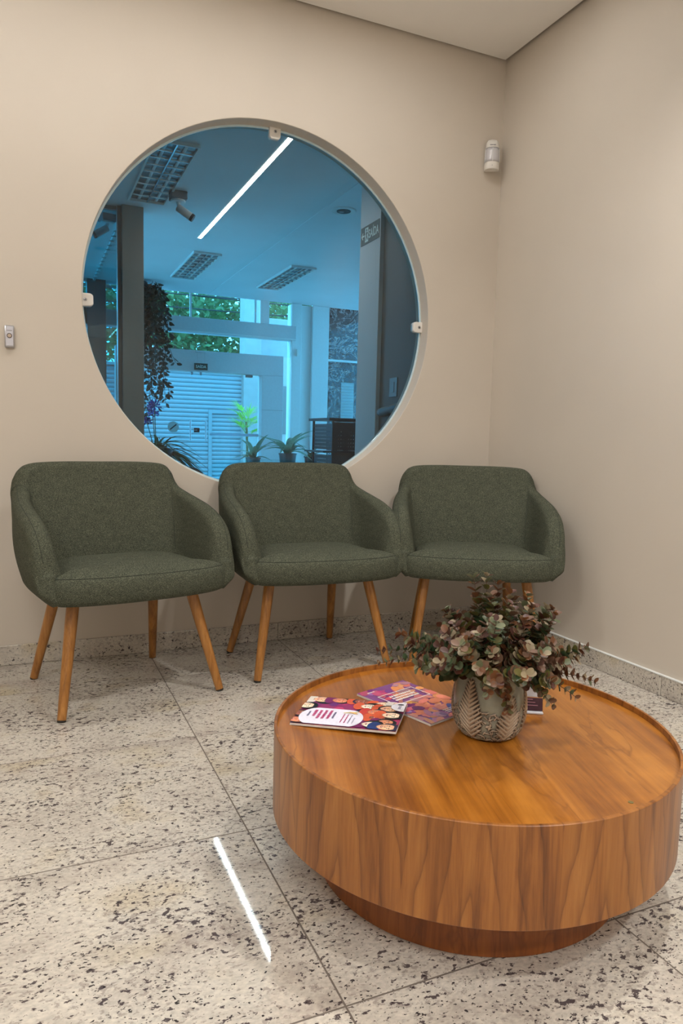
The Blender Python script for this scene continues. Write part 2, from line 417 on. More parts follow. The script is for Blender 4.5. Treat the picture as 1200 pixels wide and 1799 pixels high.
# granite skirting, separate lengths
BBH, BBT = .082, .012
bbk = thing('baseboard_back', 'speckled granite skirting along the back wall under the round window', 'baseboard', (0, 0, 0), kind='structure')
cuts = [WX, -3.6, -2.38, -1.158, -.0]
for a, c in zip(cuts[:-1], cuts[1:]):
    w = c-a-.002; o = MB().bevbox(-w/2, w/2, -BBT, -.0003, 0, BBH, .0015, seg=1).obj('skirting_piece', M_granb, bbk); o.location = ((a+c)/2, 0, .0005)
bbr = thing('baseboard_right', 'speckled granite skirting along the right wall', 'baseboard', (0, 0, 0), kind='structure')
cuts = [WY, -3.65, -2.43, -1.212, -BBT]
for a, c in zip(cuts[:-1], cuts[1:]):
    w = c-a-.002; o = MB().bevbox(-BBT, -.0003, -w/2, w/2, 0, BBH-.003, .0015, seg=1).obj('skirting_piece', M_granb, bbr); o.location = (0, (a+c)/2, .0005)
    o2 = MB().box(-BBT-.001, -.0003, -w/2, w/2, BBH-.003, BBH+.001).obj('top_strip', M_white, bbr); o2.location = (0, (a+c)/2, .0005)  # white strip along the top of the skirting

# round window: pane, edge, clips
GY = .075
win = thing('window_1', 'large round interior window of blue tinted glass held by white clips', 'window', (CX, GY, CZ), kind='structure')
q = MB(); n = 128
q.poly([((CR-.004)*math.cos(2*PI*k/n), 0, (CR-.004)*math.sin(2*PI*k/n)) for k in range(n)])
q.obj('glass_pane', M_winglass, win)
q = MB()
q.add([(r*math.cos(2*PI*k/n), y, r*math.sin(2*PI*k/n)) for (r, y) in ((CR-.0005, -.003), (CR-.0095, -.004), (CR-.0095, .004), (CR-.0005, .004)) for k in range(n)],
      [(s*n+k, s*n+(k+1) % n, ((s+1) % 4)*n+(k+1) % n, ((s+1) % 4)*n+k) for s in range(4) for k in range(n)])
q.obj('glass_edge', M_glassedge, win, smooth=True, angle=40)
def clip(ang, wd):
    e = link('clip', None, win)
    # local: x tangent, y outwards through glass, z towards circle centre
    q = MB(); pts = [(-.027, 0), (.027, 0), (.026, .040), (.018, .050), (-.018, .050), (-.026, .040)]
    bm = bmesh.new(); vs = [bm.verts.new((x, -.017, z)) for x, z in pts]; f = bm.faces.new(vs)
    r = bmesh.ops.extrude_face_region(bm, geom=[f]); bmesh.ops.translate(bm, vec=(0, .034, 0), verts=[v for v in r['geom'] if isinstance(v, bmesh.types.BMVert)])
    bmesh.ops.recalc_face_normals(bm, faces=bm.faces)
    bmesh.ops.bevel(bm, geom=bm.edges[:], offset=.004, segments=2, affect='EDGES', profile=.5)
    me = bpy.data.meshes.new('clip'); bm.to_mesh(me); bm.free(); me.materials.append(M_wplast)
    bpy.data.objects.remove(e); e = link('clip', me, win)
    c, s = math.cos(ang), math.sin(ang)
    # outward radial dir = (c,0,s); local z -> -radial, local y -> y, local x = y x z
    z = Vector((-c, 0, -s)); y = Vector((0, 1, 0)); x = y.cross(z)
    R = Matrix(((x.x, y.x, z.x, c*(CR+.001)), (x.y, y.y, z.y, 0), (x.z, y.z, z.z, s*(CR+.001)), (0, 0, 0, 1)))
    e.matrix_local = R
    MB().lathe([(.0075, 0), (.0075, .001), (.005, .0016), (.0015, .0016), (.0012, .0006)], 16, M=Matrix.Translation((0, -.0168, .018)) @ Matrix.Rotation(PI/2, 4, 'X')).obj('screw', M_metal, e, smooth=True, angle=30)
    MB().lathe([(.0024, 0), (.0024, .0004)], 10, M=Matrix.Translation((0, -.0184, .018)) @ Matrix.Rotation(PI/2, 4, 'X')).obj('screw_hole', M_black, e)
for a in (math.radians(88.5), math.radians(181.5), math.radians(-.2), math.radians(-91)): clip(a, 0)

M_lamp = plain('lamp_diffuser', (.9, .9, .9), .5, emit=LAMP_COLOR, estr=LAMP_POWER)
# room lamps: recessed square panels in the ceiling, out of frame
for k, (lx, ly, lab) in enumerate(((-2.6, -4.3, 'square ceiling light panel behind the viewpoint'), (-3.65, -2.7, 'added unseen square light panel by the left wall raising the ambient light'))):  # the left-wall panel is added out of view to raise the ambient light
    t = thing('ceiling_light', lab, 'ceiling light', (lx, ly, HC), group='room ceiling light panels')
    q = MB(); a, b = .30, .28
    for (x0, x1, y0, y1) in ((-a, a, -a, -b), (-a, a, b, a), (-a, -b, -b, b), (b, a, -b, b)): q.box(x0, x1, y0, y1, -.012, -.0005)
    q.obj('frame', M_white, t)
    MB().box(-b, b, -b, b, -.008, -.001).obj('diffuser', M_lamp, t)
t = thing('added_fill_strip', 'added unseen strip light in the room ceiling evening the light on the back wall', 'strip light', (-1.95, -.68, HC))  # unseen strip added to even out the light on the back wall
MB().box(-1.5, 1.5, -.025, .025, -.005, -.0006).obj('diffuser', plain('fill_strip_led', (.9, .9, .9), .4, emit=LAMP_COLOR, estr=STRIP_POWER), t)
q = MB()
for sy in (-1, 1): q.box(-1.505, 1.505, min(sy*.0255, sy*.030), max(sy*.0255, sy*.030), -.006, -.0006)
q.obj('housing', M_white, t)
# recessed downlights near the right wall and behind the viewpoint
for k, (lx, ly, lab) in enumerate(((-.62, -1.95, 'recessed downlight close to the right wall beyond the frame'), (-.62, -3.70, 'recessed downlight by the right wall behind the viewpoint'), (-1.5, -4.7, 'recessed downlight near the wall behind the viewpoint'))):
    t = thing('recessed_downlight', lab, 'downlight', (lx, ly, HC), group='room downlights')
    MB().lathe([(.055, -.0006), (.060, -.004), (.082, -.006), (.086, -.0006)], 32).obj('trim_ring', M_white, t, True, 40)
    sl = bpy.data.lights.new('bulb', 'SPOT'); sl.energy = SPOT_POWER; sl.color = LAMP_COLOR; sl.spot_size = math.radians(140); sl.spot_blend = .9; sl.shadow_soft_size = .05
    so = bpy.data.objects.new('bulb', sl); COL.objects.link(so); so.parent = t; so.location = (0, 0, -.03)

# ================================================================== CHAIRS
def shell_mesh():
    # stations of the right half, back centre -> arm front: outer-bottom, outer-top(+z), inner-top, inner-bottom
    half = [  # obx, oby,  otx, oty, otz,   itx, ity,   ibx, iby
        (0.000, 0.230, .000, .283, .842, .000, .212, .000, .085),
        (0.119, 0.229, .130, .282, .842, .126, .211, .100, .085),
        (0.217, 0.223, .235, .276, .838, .222, .204, .175, .076),
        (0.256, 0.212, .288, .266, .828, .258, .192, .208, .058),
        (0.280, 0.198, .316, .250, .803, .270, .176, .226, .038),
        (0.295, 0.180, .327, .228, .768, .272, .158, .236, .018),
        (0.308, 0.150, .330, .192, .743, .277, .130, .245, -.005),
        (0.319, 0.082, .344, .120, .722, .285, .080, .253, -.050),
        (0.328, -0.020, .357, .025, .703, .287, .010, .256, -.095),
        (0.331, -0.110, .362, -.080, .682, .288, -.080, .258, -.150),
        (0.331, -0.190, .360, -.165, .652, .286, -.160, .258, -.205),
        (0.329, -0.238, .355, -.220, .612, .285, -.215, .258, -.240),
        (0.327, -0.262, .349, -.252, .560, .284, -.245, .258, -.262),
        (0.324, -0.276, .340, -.270, .500, .284, -.262, .260, -.274),
    ]
    full = [(-h[0], h[1], -h[2], h[3], h[4], -h[5], h[6], -h[7], h[8]) for h in reversed(half[1:])]+half
    NU = 131; C = curve_pts(full, NU)
    NV = 12; ZB = .392; rows = []
    for c in C:
        ob = np.array([c[0], c[1], ZB]); ot = np.array([c[2], c[3], c[4]]); it = np.array([c[5], c[6], c[4]]); ib = np.array([c[7], c[8], .43])
        out_dir = (ot-it); th = np.linalg.norm(out_dir); out_dir = out_dir/max(th, 1e-6)
        rad = th/2; row = []
        # underside centre inwards, then outer face upwards with a slight belly
        row.append((ob*.35+ib*.65)*[1, 1, 0]+[0, 0, ZB+.004])
        row.append(ob*[1, 1, 0]-out_dir*.022*[1, 1, 0]+[0, 0, ZB])
        oend = ot-np.array([0, 0, rad]); iend = it-np.array([0, 0, rad])
        for k in range(NV+1):
            s = k/NV; p_ = ob*(1-s)+oend*s+[0, 0, (1-s)*.022]; p_ = p_+out_dir*.018*math.sin(PI*min(1, s*1.05))*(1-.3*s)
            row.append(p_)
        mid = (oend+iend)/2
        for k in range(1, 8):
            a = PI*k/8; row.append(mid+out_dir*rad*math.cos(a)*1.0+np.array([0, 0, rad*math.sin(a)]))
        for k in range(NV+1):
            s = k/NV; p_ = iend*(1-s)+ib*s; p_ = p_-out_dir*.012*math.sin(PI*s)*(1 if abs(c[0]) < .25 else .3)
            row.append(p_)
        rows.append(np.array(row))
    # rounded arm fronts: extra sections shrinking to the section centre line
    def cap(row, sgn):
        out = []
        cen_xy = (row[2:2+NV+1].mean(0)+row[-NV-1:].mean(0))/2
        for s, fwd in ((.86, .011), (.55, .018), (.18, .021)):
            r = row.copy()
            m = len(r)
            # pair outer and inner points by height: pull every point to the mid surface
            for i in range(m):
                j = m-1-(i-2) if i >= 2 else m-1
                j = max(2, min(m-1, j)); midp = (row[i]+row[j])/2
                r[i] = midp+(row[i]-midp)*s
            r[:, 1] -= fwd; zc = (row[:, 2].max()+row[:, 2].min())/2
            r[:, 2] = zc+(r[:, 2]-zc)*(1-fwd*.55)
            out.append(r)
        return out
    c0 = cap(rows[0], -1); c1 = cap(rows[-1], 1)
    rows = list(reversed(c0))+rows+c1
    n = len(rows[0]); V = np.concatenate(rows); q = MB()
    F = [(i*n+j, i*n+(j+1) % n, (i+1)*n+(j+1) % n, (i+1)*n+j) for i in range(len(rows)-1) for j in range(n)]
    F += [tuple(reversed(range(n))), tuple(range((len(rows)-1)*n, len(rows)*n))]
    q.add(V, F)
    return q, rows, NV
shell_q, shell_rows, NVs = shell_mesh()
ME_shell = shell_q.mesh('shell', M_fab, True)
bm = bmesh.new(); bm.from_mesh(ME_shell); bmesh.ops.recalc_face_normals(bm, faces=bm.faces); bm.to_mesh(ME_shell); bm.free()

def seat_outline(n_front=22):
    right = [(0, -.352), (.09, -.350), (.18, -.340), (.25, -.322), (.293, -.300), (.309, -.276), (.309, -.258), (.300, -.244), (.280, -.236), (.266, -.22), (.262, -.15), (.256, -.05), (.243, .02), (.21, .075), (.15, .105), (.07, .115), (0, .117)]
    R = curve_pts(right, 60); Lh = R[::-1][1:-1].copy(); Lh[:, 0] *= -1
    return np.vstack([R, Lh])
def seat_mesh():
    O = seat_outline(); m = len(O); c = np.array([0, -.12])
    T = np.roll(O, -1, 0)-np.roll(O, 1, 0); Nn = np.stack([T[:, 1], -T[:, 0]], 1); Nn /= np.linalg.norm(Nn, axis=1)[:, None]
    prof = [(.5, .388, 1), (.05, .388, 0), (.028, .390, 0), (.010, .398, 0), (.002, .412, 0), (0, .435, 0), (.001, .458, 0), (.006, .474, 0), (.013, .483, 0), (.0165, .4835, 0), (.024, .4885, 0), (.045, .496, 0), (.08, .502, 0), (.13, .506, 0)]
    rings = []
    for ins, z, mode in prof:
        if mode: P = c+(O-c)*.3
        elif ins <= .03: P = O-Nn*ins
        else:
            P = O-Nn*.03; d = np.linalg.norm(P-c, axis=1)[:, None]; P = c+(P-c)*np.maximum(.08, 1-(ins-.03)/np.maximum(d, .05))
        # front edge dips a little in the middle of the underside, crown in the middle on top
        rings.append(np.column_stack([P, np.full(m, z)]))
    for s, z in ((.35, .508), (.12, .509)):
        rings.append(np.column_stack([c+(O-c)*s, np.full(m, z)]))
    V = np.concatenate(rings); q = MB()
    F = [(i*m+j, i*m+(j+1) % m, (i+1)*m+(j+1) % m, (i+1)*m+j) for i in range(len(rings)-1) for j in range(m)]
    F += [tuple(reversed(range(m))), tuple(range((len(rings)-1)*m, len(rings)*m))]
    q.add(V, F); return q
ME_seat = seat_mesh().mesh('seat', M_fab, True)
O_ = seat_outline(); sm = []
T_ = np.roll(O_, -1, 0)-np.roll(O_, 1, 0); N_ = np.stack([T_[:, 1], -T_[:, 0]], 1); N_ /= np.linalg.norm(N_, axis=1)[:, None]
front = [i for i in list(range(len(O_)-26, len(O_)))+list(range(0, 27))]
ME_seatseam = MB().tube([(*(O_[i]-N_[i]*.0145), .4845) for i in front], .0011, 6).mesh('seam', M_seam, True)
nu = len(shell_rows); nrow = len(shell_rows[0])
def seam_across(ui):   # inner seam between back and arm
    r = shell_rows[ui]; pts = [r[2+NVs+5+k] for k in range(0, 9)] + [r[2+NVs+7+1+k] for k in range(2, NVs-1)]
    return pts
def tube_of(pts, rad=.0011): return MB().tube([tuple(p) for p in pts], rad, 6).mesh('seam', M_seam, True)
ue = 3; ME_seams = []
for side in (0, 1):
    ui = 3+38 if side == 0 else nu-1-(3+38)
    ME_seams.append(tube_of([shell_rows[ui][k] for k in range(2+NVs+1, 2+NVs+7+NVs-1)], .0011))
    idx = range(6, ui+1) if side == 0 else range(ui, nu-6)
    ME_seams.append(tube_of([shell_rows[i][2+NVs+3] for i in idx], .0011))

def leg_mesh(top, foot):
    top, foot = Vector(top), Vector(foot); d = (foot-top)
    pts = [top+d*t for t in (0, .15, .5, .85, .985)]; return MB().tube(pts, [.0215, .0212, .0188, .0160, .0148], 20).mesh('leg', M_leg, True, 40) , top+d*.985, foot
def make_chair(label, loc, rot, feet):
    t = thing('armchair', label, 'armchair', loc, math.radians(rot), 'green upholstered armchairs along the wall')
    sh = link('shell', ME_shell, t); st = link('seat', ME_seat, t)
    for me in ME_seams: link('seam', me, sh)
    link('seam', ME_seatseam, st)
    for (fx, fy), (tx, ty) in zip(feet, ((-.212, -.175), (.212, -.175), (-.185, .125), (.185, .125))):
        me, a, b = leg_mesh((tx, ty, .392), (fx, fy, .0005))
        lg = link('leg', me, t)
        MB().tube([a, b], [.0146, .0140], 16).obj('foot_pad', M_black, lg)
    return t
make_chair('dark green upholstered armchair standing leftmost, below the lower left of the round window', (-1.924, -.383, 0), 11.87, [(-.280, -.264), (.295, -.266), (-.258, .228), (.228, .250)])
make_chair('dark green upholstered armchair in the middle of the three, under the round window', (-1.140, -.300, 0), -.5, [(-.280, -.246), (.292, -.246), (-.285, .170), (.226, .245)])
make_chair('dark green upholstered armchair in the corner, turned towards the round table', (-.404, -.470, 0), -26.5, [(-.265, -.262), (.270, -.262), (-.240, .238), (.226, .238)])

# ================================================================== TABLE
TCX, TCY, TR, TZ, TZB, TRB = -1.314, -1.829, .447, .320, .130, .342
tab = thing('coffee_table', 'low round wooden drum coffee table with a thin raised rim', 'coffee table', (TCX, TCY, 0))
def drum(R, z0, z1, thick, n=128):
    q = MB(); prof = [(R-thick, z0), (R-.0015, z0), (R, z0+.0015), (R, z1-.0012), (R-.0012, z1), (R-thick, z1)]
    q.lathe(prof, n, close=True); return q
def with_uv(o, R):
    me = o.data; uv = me.uv_layers.new(name='UVMap')
    for pl in me.polygons:
        angs = [math.atan2(me.vertices[me.loops[li].vertex_index].co.y, me.vertices[me.loops[li].vertex_index].co.x) for li in pl.loop_indices]
        for li, a in zip(pl.loop_indices, angs):
            if max(angs)-min(angs) > PI and a < 0: a += 2*PI
            uv.data[li].uv = (a*R, me.vertices[me.loops[li].vertex_index].co.z)
    return o
with_uv(drum(TR, TZB, TZ, .007).obj('rim_band', M_side, tab, True, 35), TR)
MB().lathe([(TR-.0072, TZ-.034), (TR-.0072, TZ-.0135)], 128).obj('tabletop', M_top, tab)
for o in [c for c in tab.children if c.name.startswith('tabletop')]: o.rotation_euler = (0, 0, math.radians(-17))
MB().lathe([(TR-.0072, TZB+.004), (TR-.0072, TZB+.016)], 96).obj('underside', M_base, tab)
with_uv(drum(TRB, 0.0005, TZB+.004, .012).obj('plinth', M_base, tab, True, 35), TRB)
MB().lathe([(.005, TZ-.0135), (.005, TZ-.0128), (.004, TZ-.0125)], 12, c=(.085-.0, -.40, 0)).obj('screw_cap', plain('screw_cap', rgb(110, 96, 50), .5), tab)
TT = TZ-.0135     # top surface

# ---- vase with raised fern relief
VX, VY = -1.290, -1.867
def vase():
    H = .166; nt_, nz_ = 420, 150
    prof = curve_pts([(.066, 0), (.080, .008), (.092, .030), (.0985, .060), (.0985, .085), (.0955, .110), (.0905, .135), (.0860, .155), (.0845, .166)], nz_)
    th = np.linspace(-PI, PI, nt_, endpoint=False)
    A, Z = np.meshgrid(th, prof[:, 1]); Rr = np.repeat(prof[:, 0][:, None], nt_, 1)
    rel = np.zeros_like(A); dark = np.zeros_like(A)
    rng = np.random.RandomState(3)
    def seg(a0, z0, a1, z1, w, h):
        nonlocal rel
        RA = .094
        du = ((A-a0+PI) % (2*PI)-PI)*RA; dz = Z-z0
        ex, ez = ((a1-a0+PI) % (2*PI)-PI)*RA, z1-z0; L2 = ex*ex+ez*ez
        t = np.clip((du*ex+dz*ez)/L2, 0, 1); d = np.hypot(du-t*ex, dz-t*ez)
        ww = w*(1-.6*t**1.5); rel = np.maximum(rel, h*np.clip(1-(d/ww)**2, 0, 1))
    def frond(a, z0, z1, lean, maxl, nl):
        seg(a, z0, a+lean, z1, .0026, .0045)
        for k in range(nl):
            s = k/nl; zc = z0+(z1-z0)*s; ac = a+lean*s
            l = maxl*(1-s)**.75*(.7+.3*min(1, s*5))+.004
            for sd in (-1, 1): seg(ac, zc, ac+sd*l*.78/.094, zc+l*.62, .0046, .0048)
    cv = math.atan2(CAM.y-VY, CAM.x-VX)
    frond(cv-.50, .012, .152, -.08, .046, 13); frond(cv+.52, .010, .118, .16, .040, 11)
    frond(cv+1.45, .010, .138, .05, .044, 13); frond(cv-1.6, .010, .130, -.1, .044, 13)
    frond(cv+2.4, .010, .148, 0, .044, 13); frond(cv+3.4, .010, .12, .1, .042, 12)
    for k in range(560):
        z = .003+.078*rng.rand()**1.35; a = rng.rand()*2*PI-PI; l = .008+.012*rng.rand(); an = rng.rand()*2*PI
        seg(a, z, a+l*math.cos(an)/.094, z+l*math.sin(an)*.8, .0022, .0030)
    fac = np.clip((rel.max()-0)/1, 0, 1)
    near = rel > .0008
    # recess mask: places close to relief but not on it
    blur = rel.copy()
    for _ in range(10):
        blur = (blur+np.roll(blur, 1, 1)+np.roll(blur, -1, 1)+np.vstack([blur[1:], blur[-1:]])+np.vstack([blur[:1], blur[:-1]]))/5
    zone = np.clip(blur/.0012, 0, 1); hi = np.clip(rel/.0030, 0, 1)
    Rf = Rr+rel-zone*.0012
    q = MB(); V = np.stack([Rf*np.cos(A), Rf*np.sin(A), Z], -1).reshape(-1, 3)
    F = [(i*nt_+j, i*nt_+(j+1) % nt_, (i+1)*nt_+(j+1) % nt_, (i+1)*nt_+j) for i in range(nz_-1) for j in range(nt_)]
    F += [tuple(reversed(range(nt_)))]
    q.add(V, F); ntop = (nz_-1)*nt_
    # lip and inside
    base = len(q.v); inner = [(.0835, .1685), (.0805, .1685), (.079, .166), (.082, .13), (.085, .08), (.07, .02), (.001, .016)]
    V2 = [(r*math.cos(t), r*math.sin(t), z) for r, z in inner for t in th]
    o0 = len(q.v); q.v += V2
    for j in range(nt_): q.f.append((ntop+j, ntop+(j+1) % nt_, o0+(j+1) % nt_, o0+j)); q.m.append(0)
    for i in range(len(inner)-1):
        for j in range(nt_): q.f.append((o0+i*nt_+j, o0+i*nt_+(j+1) % nt_, o0+(i+1)*nt_+(j+1) % nt_, o0+(i+1)*nt_+j)); q.m.append(0)
    m, nt, b = newmat('vase_ceramic')
    at = N(nt, 'ShaderNodeAttribute', attribute_name='relief'); sp = N(nt, 'ShaderNodeSeparateColor'); L(nt, at.outputs['Color'], sp.inputs[0])
    tc = N(nt, 'ShaderNodeTexCoord'); nz1 = N(nt, 'ShaderNodeTexNoise', i_Scale=25., i_Detail=4.); L(nt, tc.outputs['Object'], nz1.inputs['Vector'])
    glaze = ramp(nt, nz1.outputs[0], [(.3, rgb(122, 126, 114)), (.7, rgb(146, 148, 134))])
    low = rgb(54, 40, 32); tan = ramp(nt, nz1.outputs[0], [(.3, rgb(150, 132, 112)), (.7, rgb(184, 166, 144))])
    body = mixc(nt, sp.outputs[0], glaze, low)
    L(nt, mixc(nt, sp.outputs[1], body, tan), b.inputs['Base Color'])
    L(nt, ramp(nt, sp.outputs[0], [(0, (.22, .22, .22)), (1, (.6, .6, .6))]), b.inputs['Roughness'])
    me = q.mesh('vase_body', m, True)
    ca = me.color_attributes.new('relief', 'FLOAT_COLOR', 'POINT')
    cols = np.zeros((len(q.v), 4)); cols[:nz_*nt_, 0] = zone.ravel(); cols[:nz_*nt_, 1] = hi.ravel(); cols[:, 3] = 1
    ca.data.foreach_set('color', cols.ravel())
    o = link('vase', me); o.location = (VX, VY, TT+.0004); o.scale = (.82, .82, .92)
    return tag(o, 'grey ceramic vase with raised fern leaf relief standing on the round table', 'vase')
vase()

# ---- faux eucalyptus arrangement
LEAFC = [(rgb(110, 76, 64), rgb(152, 116, 100)), (rgb(116, 70, 46), rgb(156, 104, 70)), (rgb(96, 104, 82), rgb(150, 154, 132)), (rgb(92, 88, 48), rgb(134, 124, 74)),
         (rgb(56, 78, 56), rgb(88, 110, 80)), (rgb(150, 130, 114), rgb(196, 180, 160)), (rgb(82, 44, 38), rgb(116, 68, 54))]
LEAFC = [tuple((c[0]*.74, c[1]*.76, c[2]*.62, 1) for c in pr) for pr in LEAFC]
LM = [mat_leaf('eucalyptus_leaf_%d' % i, a, b, .12, .45) for i, (a, b) in enumerate(LEAFC)]
M_stem = plain('eucalyptus_stem', rgb(84, 60, 46), .7, noise=.2)
def leaf_geo(elong=1.0):
    n = 10; V = [(0, 0, 0), (0, .5*elong, -.05)]
    ring = []
    for k in range(n):
        a = -PI/2+2*PI*k/n; x = .46*math.cos(a); y = elong*(.5+.5*math.sin(a)); z = .16*(x/.46)**2+.10*(y/elong-.4)**2
        ring.append((x, y, z))
    V = [(0, .5*elong, 0)]+ring
    F = [(0, 1+k, 1+(k+1) % n) for k in range(n)]
    return V, F
LEAF_G = [leaf_geo(1.0), leaf_geo(1.25)]
LEAF_ME = []
for gi, (V, F) in enumerate(LEAF_G):
    LEAF_ME.append([MB().add(V, F).mesh('leaf', mt, True) for mt in LM])
def eucalyptus():
    rng = random.Random(11)
    t = thing('eucalyptus_arrangement', 'mauve and sage faux eucalyptus bouquet growing out of the ceramic vase', 'plant', (VX, VY, TT+.138))
    stems = []
    view = Vector((CAM.x-VX, CAM.y-VY, 0)).normalized(); rgt = Vector((-view.y, view.x, 0))   # image right
    # main fan (az measured from image right, elevation), image-led lengths
    specs = []
    for k in range(30):
        az = 2*PI*(k+.5*rng.random())/30; el = rng.choice([.10, .35, .6, .85, 1.1])+rng.uniform(-.12, .12)
        specs.append((az, el, rng.uniform(.13, .175)))
    for k in range(14): specs.append((rng.uniform(0, 2*PI), rng.uniform(.95, 1.5), rng.uniform(.13, .18)))
    for k in range(30): specs.append((rng.uniform(0, 2*PI), rng.uniform(.2, 1.25), rng.uniform(.085, .14)))
    # dome towards the front and the hanging sprays
    for k in range(8): specs.append((-PI/2+rng.uniform(-1.1, 1.1), rng.uniform(.15, .7), rng.uniform(.12, .17)))
    specs += [(PI*.97, .0, .215), (PI*1.06, -.08, .20), (PI*.9, .22, .20), (0.0, .30, .165), (.15, .50, .17), (-.2, -.02, .16), (-.35, -.30, .17), (PI*.62, 1.15, .20), (PI*.55, 1.32, .20), (PI*.42, 1.12, .19), (-PI*.30, -.3, .16), (-PI*.45, -.5, .13)]
    leaves = []
    for (az, el, ln) in specs:
        h = (math.cos(az)*rgt - math.sin(az)*view*-1 if False else math.cos(az)*rgt+math.sin(az)*(-view))
        d0 = (h*math.cos(max(el, .5))*.8+Vector((0, 0, math.sin(max(el, .5)))) ).normalized()
        p = Vector((h.x*.03+rng.uniform(-.02, .02), h.y*.03+rng.uniform(-.02, .02), -.01)); d1 = (h*math.cos(el)+Vector((0, 0, math.sin(el)))).normalized()
        pts = [p.copy()]; ns = 14
        for i in range(ns):
            s = (i+1)/ns; d = (d0*(1-s)+d1*s).normalized(); d = (d+Vector((rng.uniform(-.1, .1), rng.uniform(-.1, .1), -.22*s*math.cos(el)))).normalized()
            p = p+d*(ln*1.08/ns); pts.append(p.copy())
        tone = rng.random()
        st = MB().tube(pts, [.0017*(1-.65*i/ns) for i in range(ns+1)], 5).obj('stem', M_stem, t)
        stems.append(st)
        # palette by side: greener to the left-low, rust to the right/top
        side = h.dot(rgt)
        if side < -.35 and el < .7: pal = [2, 4, 4, 3, 5, 2, 6]
        elif tone < .28: pal = [0, 0, 1, 5, 3, 6]
        elif tone < .52: pal = [1, 1, 3, 0, 5, 3]
        elif tone < .82: pal = [3, 2, 0, 4, 3]
        else: pal = [2, 5, 4, 2, 0]
        rot = rng.uniform(0, PI)
        for i in range(4, ns+1):
            for rep in range(2 if i > 5 else 1):
                s = i/ns; c = pts[i]; ax = (pts[i]-pts[i-1]).normalized()
                a = Vector((0, 0, 1)) if abs(ax.z) < .9 else Vector((1, 0, 0)); u = ax.cross(a).normalized(); w = ax.cross(u)
                an = rot+i*PI*.5+rep*.8+rng.uniform(-.3, .3)
                size = (.027*(1-.55*s**1.6)+.003)*rng.uniform(.8, 1.12)
                if el < .05 and s > .5: size *= .72
                for sd in (0, PI):
                    o = math.cos(an+sd)*u+math.sin(an+sd)*w
                    y = (o+ax*rng.uniform(.35, .8)+Vector((0, 0, rng.uniform(-.1, .15)))).normalized(); z = (ax*1.0-o*.3+Vector((rng.uniform(-.4, .4), rng.uniform(-.4, .4), .35))); z = (z-y*z.dot(y)).normalized(); x = y.cross(z)
                    ci = pal[rng.randrange(len(pal))] if rng.random() < .8 else rng.randrange(7)
                    if s > .86: ci = rng.choice([6, 1, 0, 5, 2])
                    Mx = Matrix(((x.x*size, y.x*size, z.x*size, c.x), (x.y*size, y.y*size, z.y*size, c.y), (x.z*size, y.z*size, z.z*size, c.z), (0, 0, 0, 1)))
                    gi = 0 if s < .8 else 1
                    front_ = (c+y*size).dot(view)+.6*(c+y*size).length
                    leaves.append((front_*size, Mx, gi, ci, st))
                if rep == 1 and i % 2: break
    # keep leaves out of the vase wall and the table
    keep = []
    for lf in leaves:
        c = lf[1].translation; r = math.hypot(c.x, c.y)
        if c.z < -.125: continue
        if c.z < .012 and r < .108: 
            if r < .075: continue
            k = .112/max(r, 1e-4); lf[1].translation = Vector((c.x*k, c.y*k, c.z))
        keep.append(lf)
    keep.sort(key=lambda l: -l[0])
    for (_, Mx, gi, ci, st) in keep[:300]:
        o = link('leaf', LEAF_ME[gi][ci], st); o.matrix_local = Mx
    q = MB()
    for (_, Mx, gi, ci, st) in keep[300:]:
        V, F = LEAF_G[gi]; q.add([Mx @ Vector(v) for v in V], F, ci)
    o = q.obj('foliage', LM, t, True); o['kind'] = 'stuff'
eucalyptus()

# ---- magazines: page block + flat printed cover
def page_frame(c, xax):
    a = math.atan2(xax[1], xax[0]); return (c[0], c[1], TT), a
def ell(cx, cy, rx, ry, n=20, a=0.): return [(cx+rx*math.cos(2*PI*k/n)*math.cos(a)-ry*math.sin(2*PI*k/n)*math.sin(a), cy+rx*math.cos(2*PI*k/n)*math.sin(a)+ry*math.sin(2*PI*k/n)*math.cos(a)) for k in range(n)]
class Print:
    def __init__(self, w, h, z): self.q = MB(); self.w, self.h, self.z, self.k = w, h, z, 0; self.mats = []; self.idx = {}
    def mat(self, col):
        if col not in self.idx:
            self.idx[col] = len(self.mats); self.mats.append(plain('ink_%d_%d_%d' % col, rgb(*col), .28, noise=.06, nscale=150))
        return self.idx[col]
    def shape(self, pts, col):
        # clip to the page (Sutherland-Hodgman)
        W, H = self.w/2-.0004, self.h/2-.0004
        for ax, lim, sg in ((0, W, 1), (0, -W, -1), (1, H, 1), (1, -H, -1)):
            out = []
            for i in range(len(pts)):
                a, b = pts[i-1], pts[i]; ia = a[ax]*sg <= lim*sg; ib = b[ax]*sg <= lim*sg
                if ia != ib:
                    t = (lim-a[ax])/(b[ax]-a[ax]); out.append((a[0]+t*(b[0]-a[0]), a[1]+t*(b[1]-a[1])))
                if ib: out.append(b)
            pts = out
            if len(pts) < 3: return
        self.k += 1; z = self.z+.00001*self.k
        self.q.poly([(x, y, z) for x, y in pts], self.mat(col))
    def bar(self, x0, x1, y0, y1, col): self.shape([(x0, y0), (x1, y0), (x1, y1), (x0, y1)], col)
    def words(self, x0, x1, y, hgt, col, rng, gap=.0011):
        x = x0
        while x < x1:
            wl = min(rng.uniform(.0016, .0034)*hgt/.004, x1-x)
            self.bar(x, x+wl*.8, y-hgt/2*rng.uniform(.7, 1), y+hgt/2*rng.uniform(.75, 1), col); x += wl+(gap if rng.random() < .3 else gap*.25)
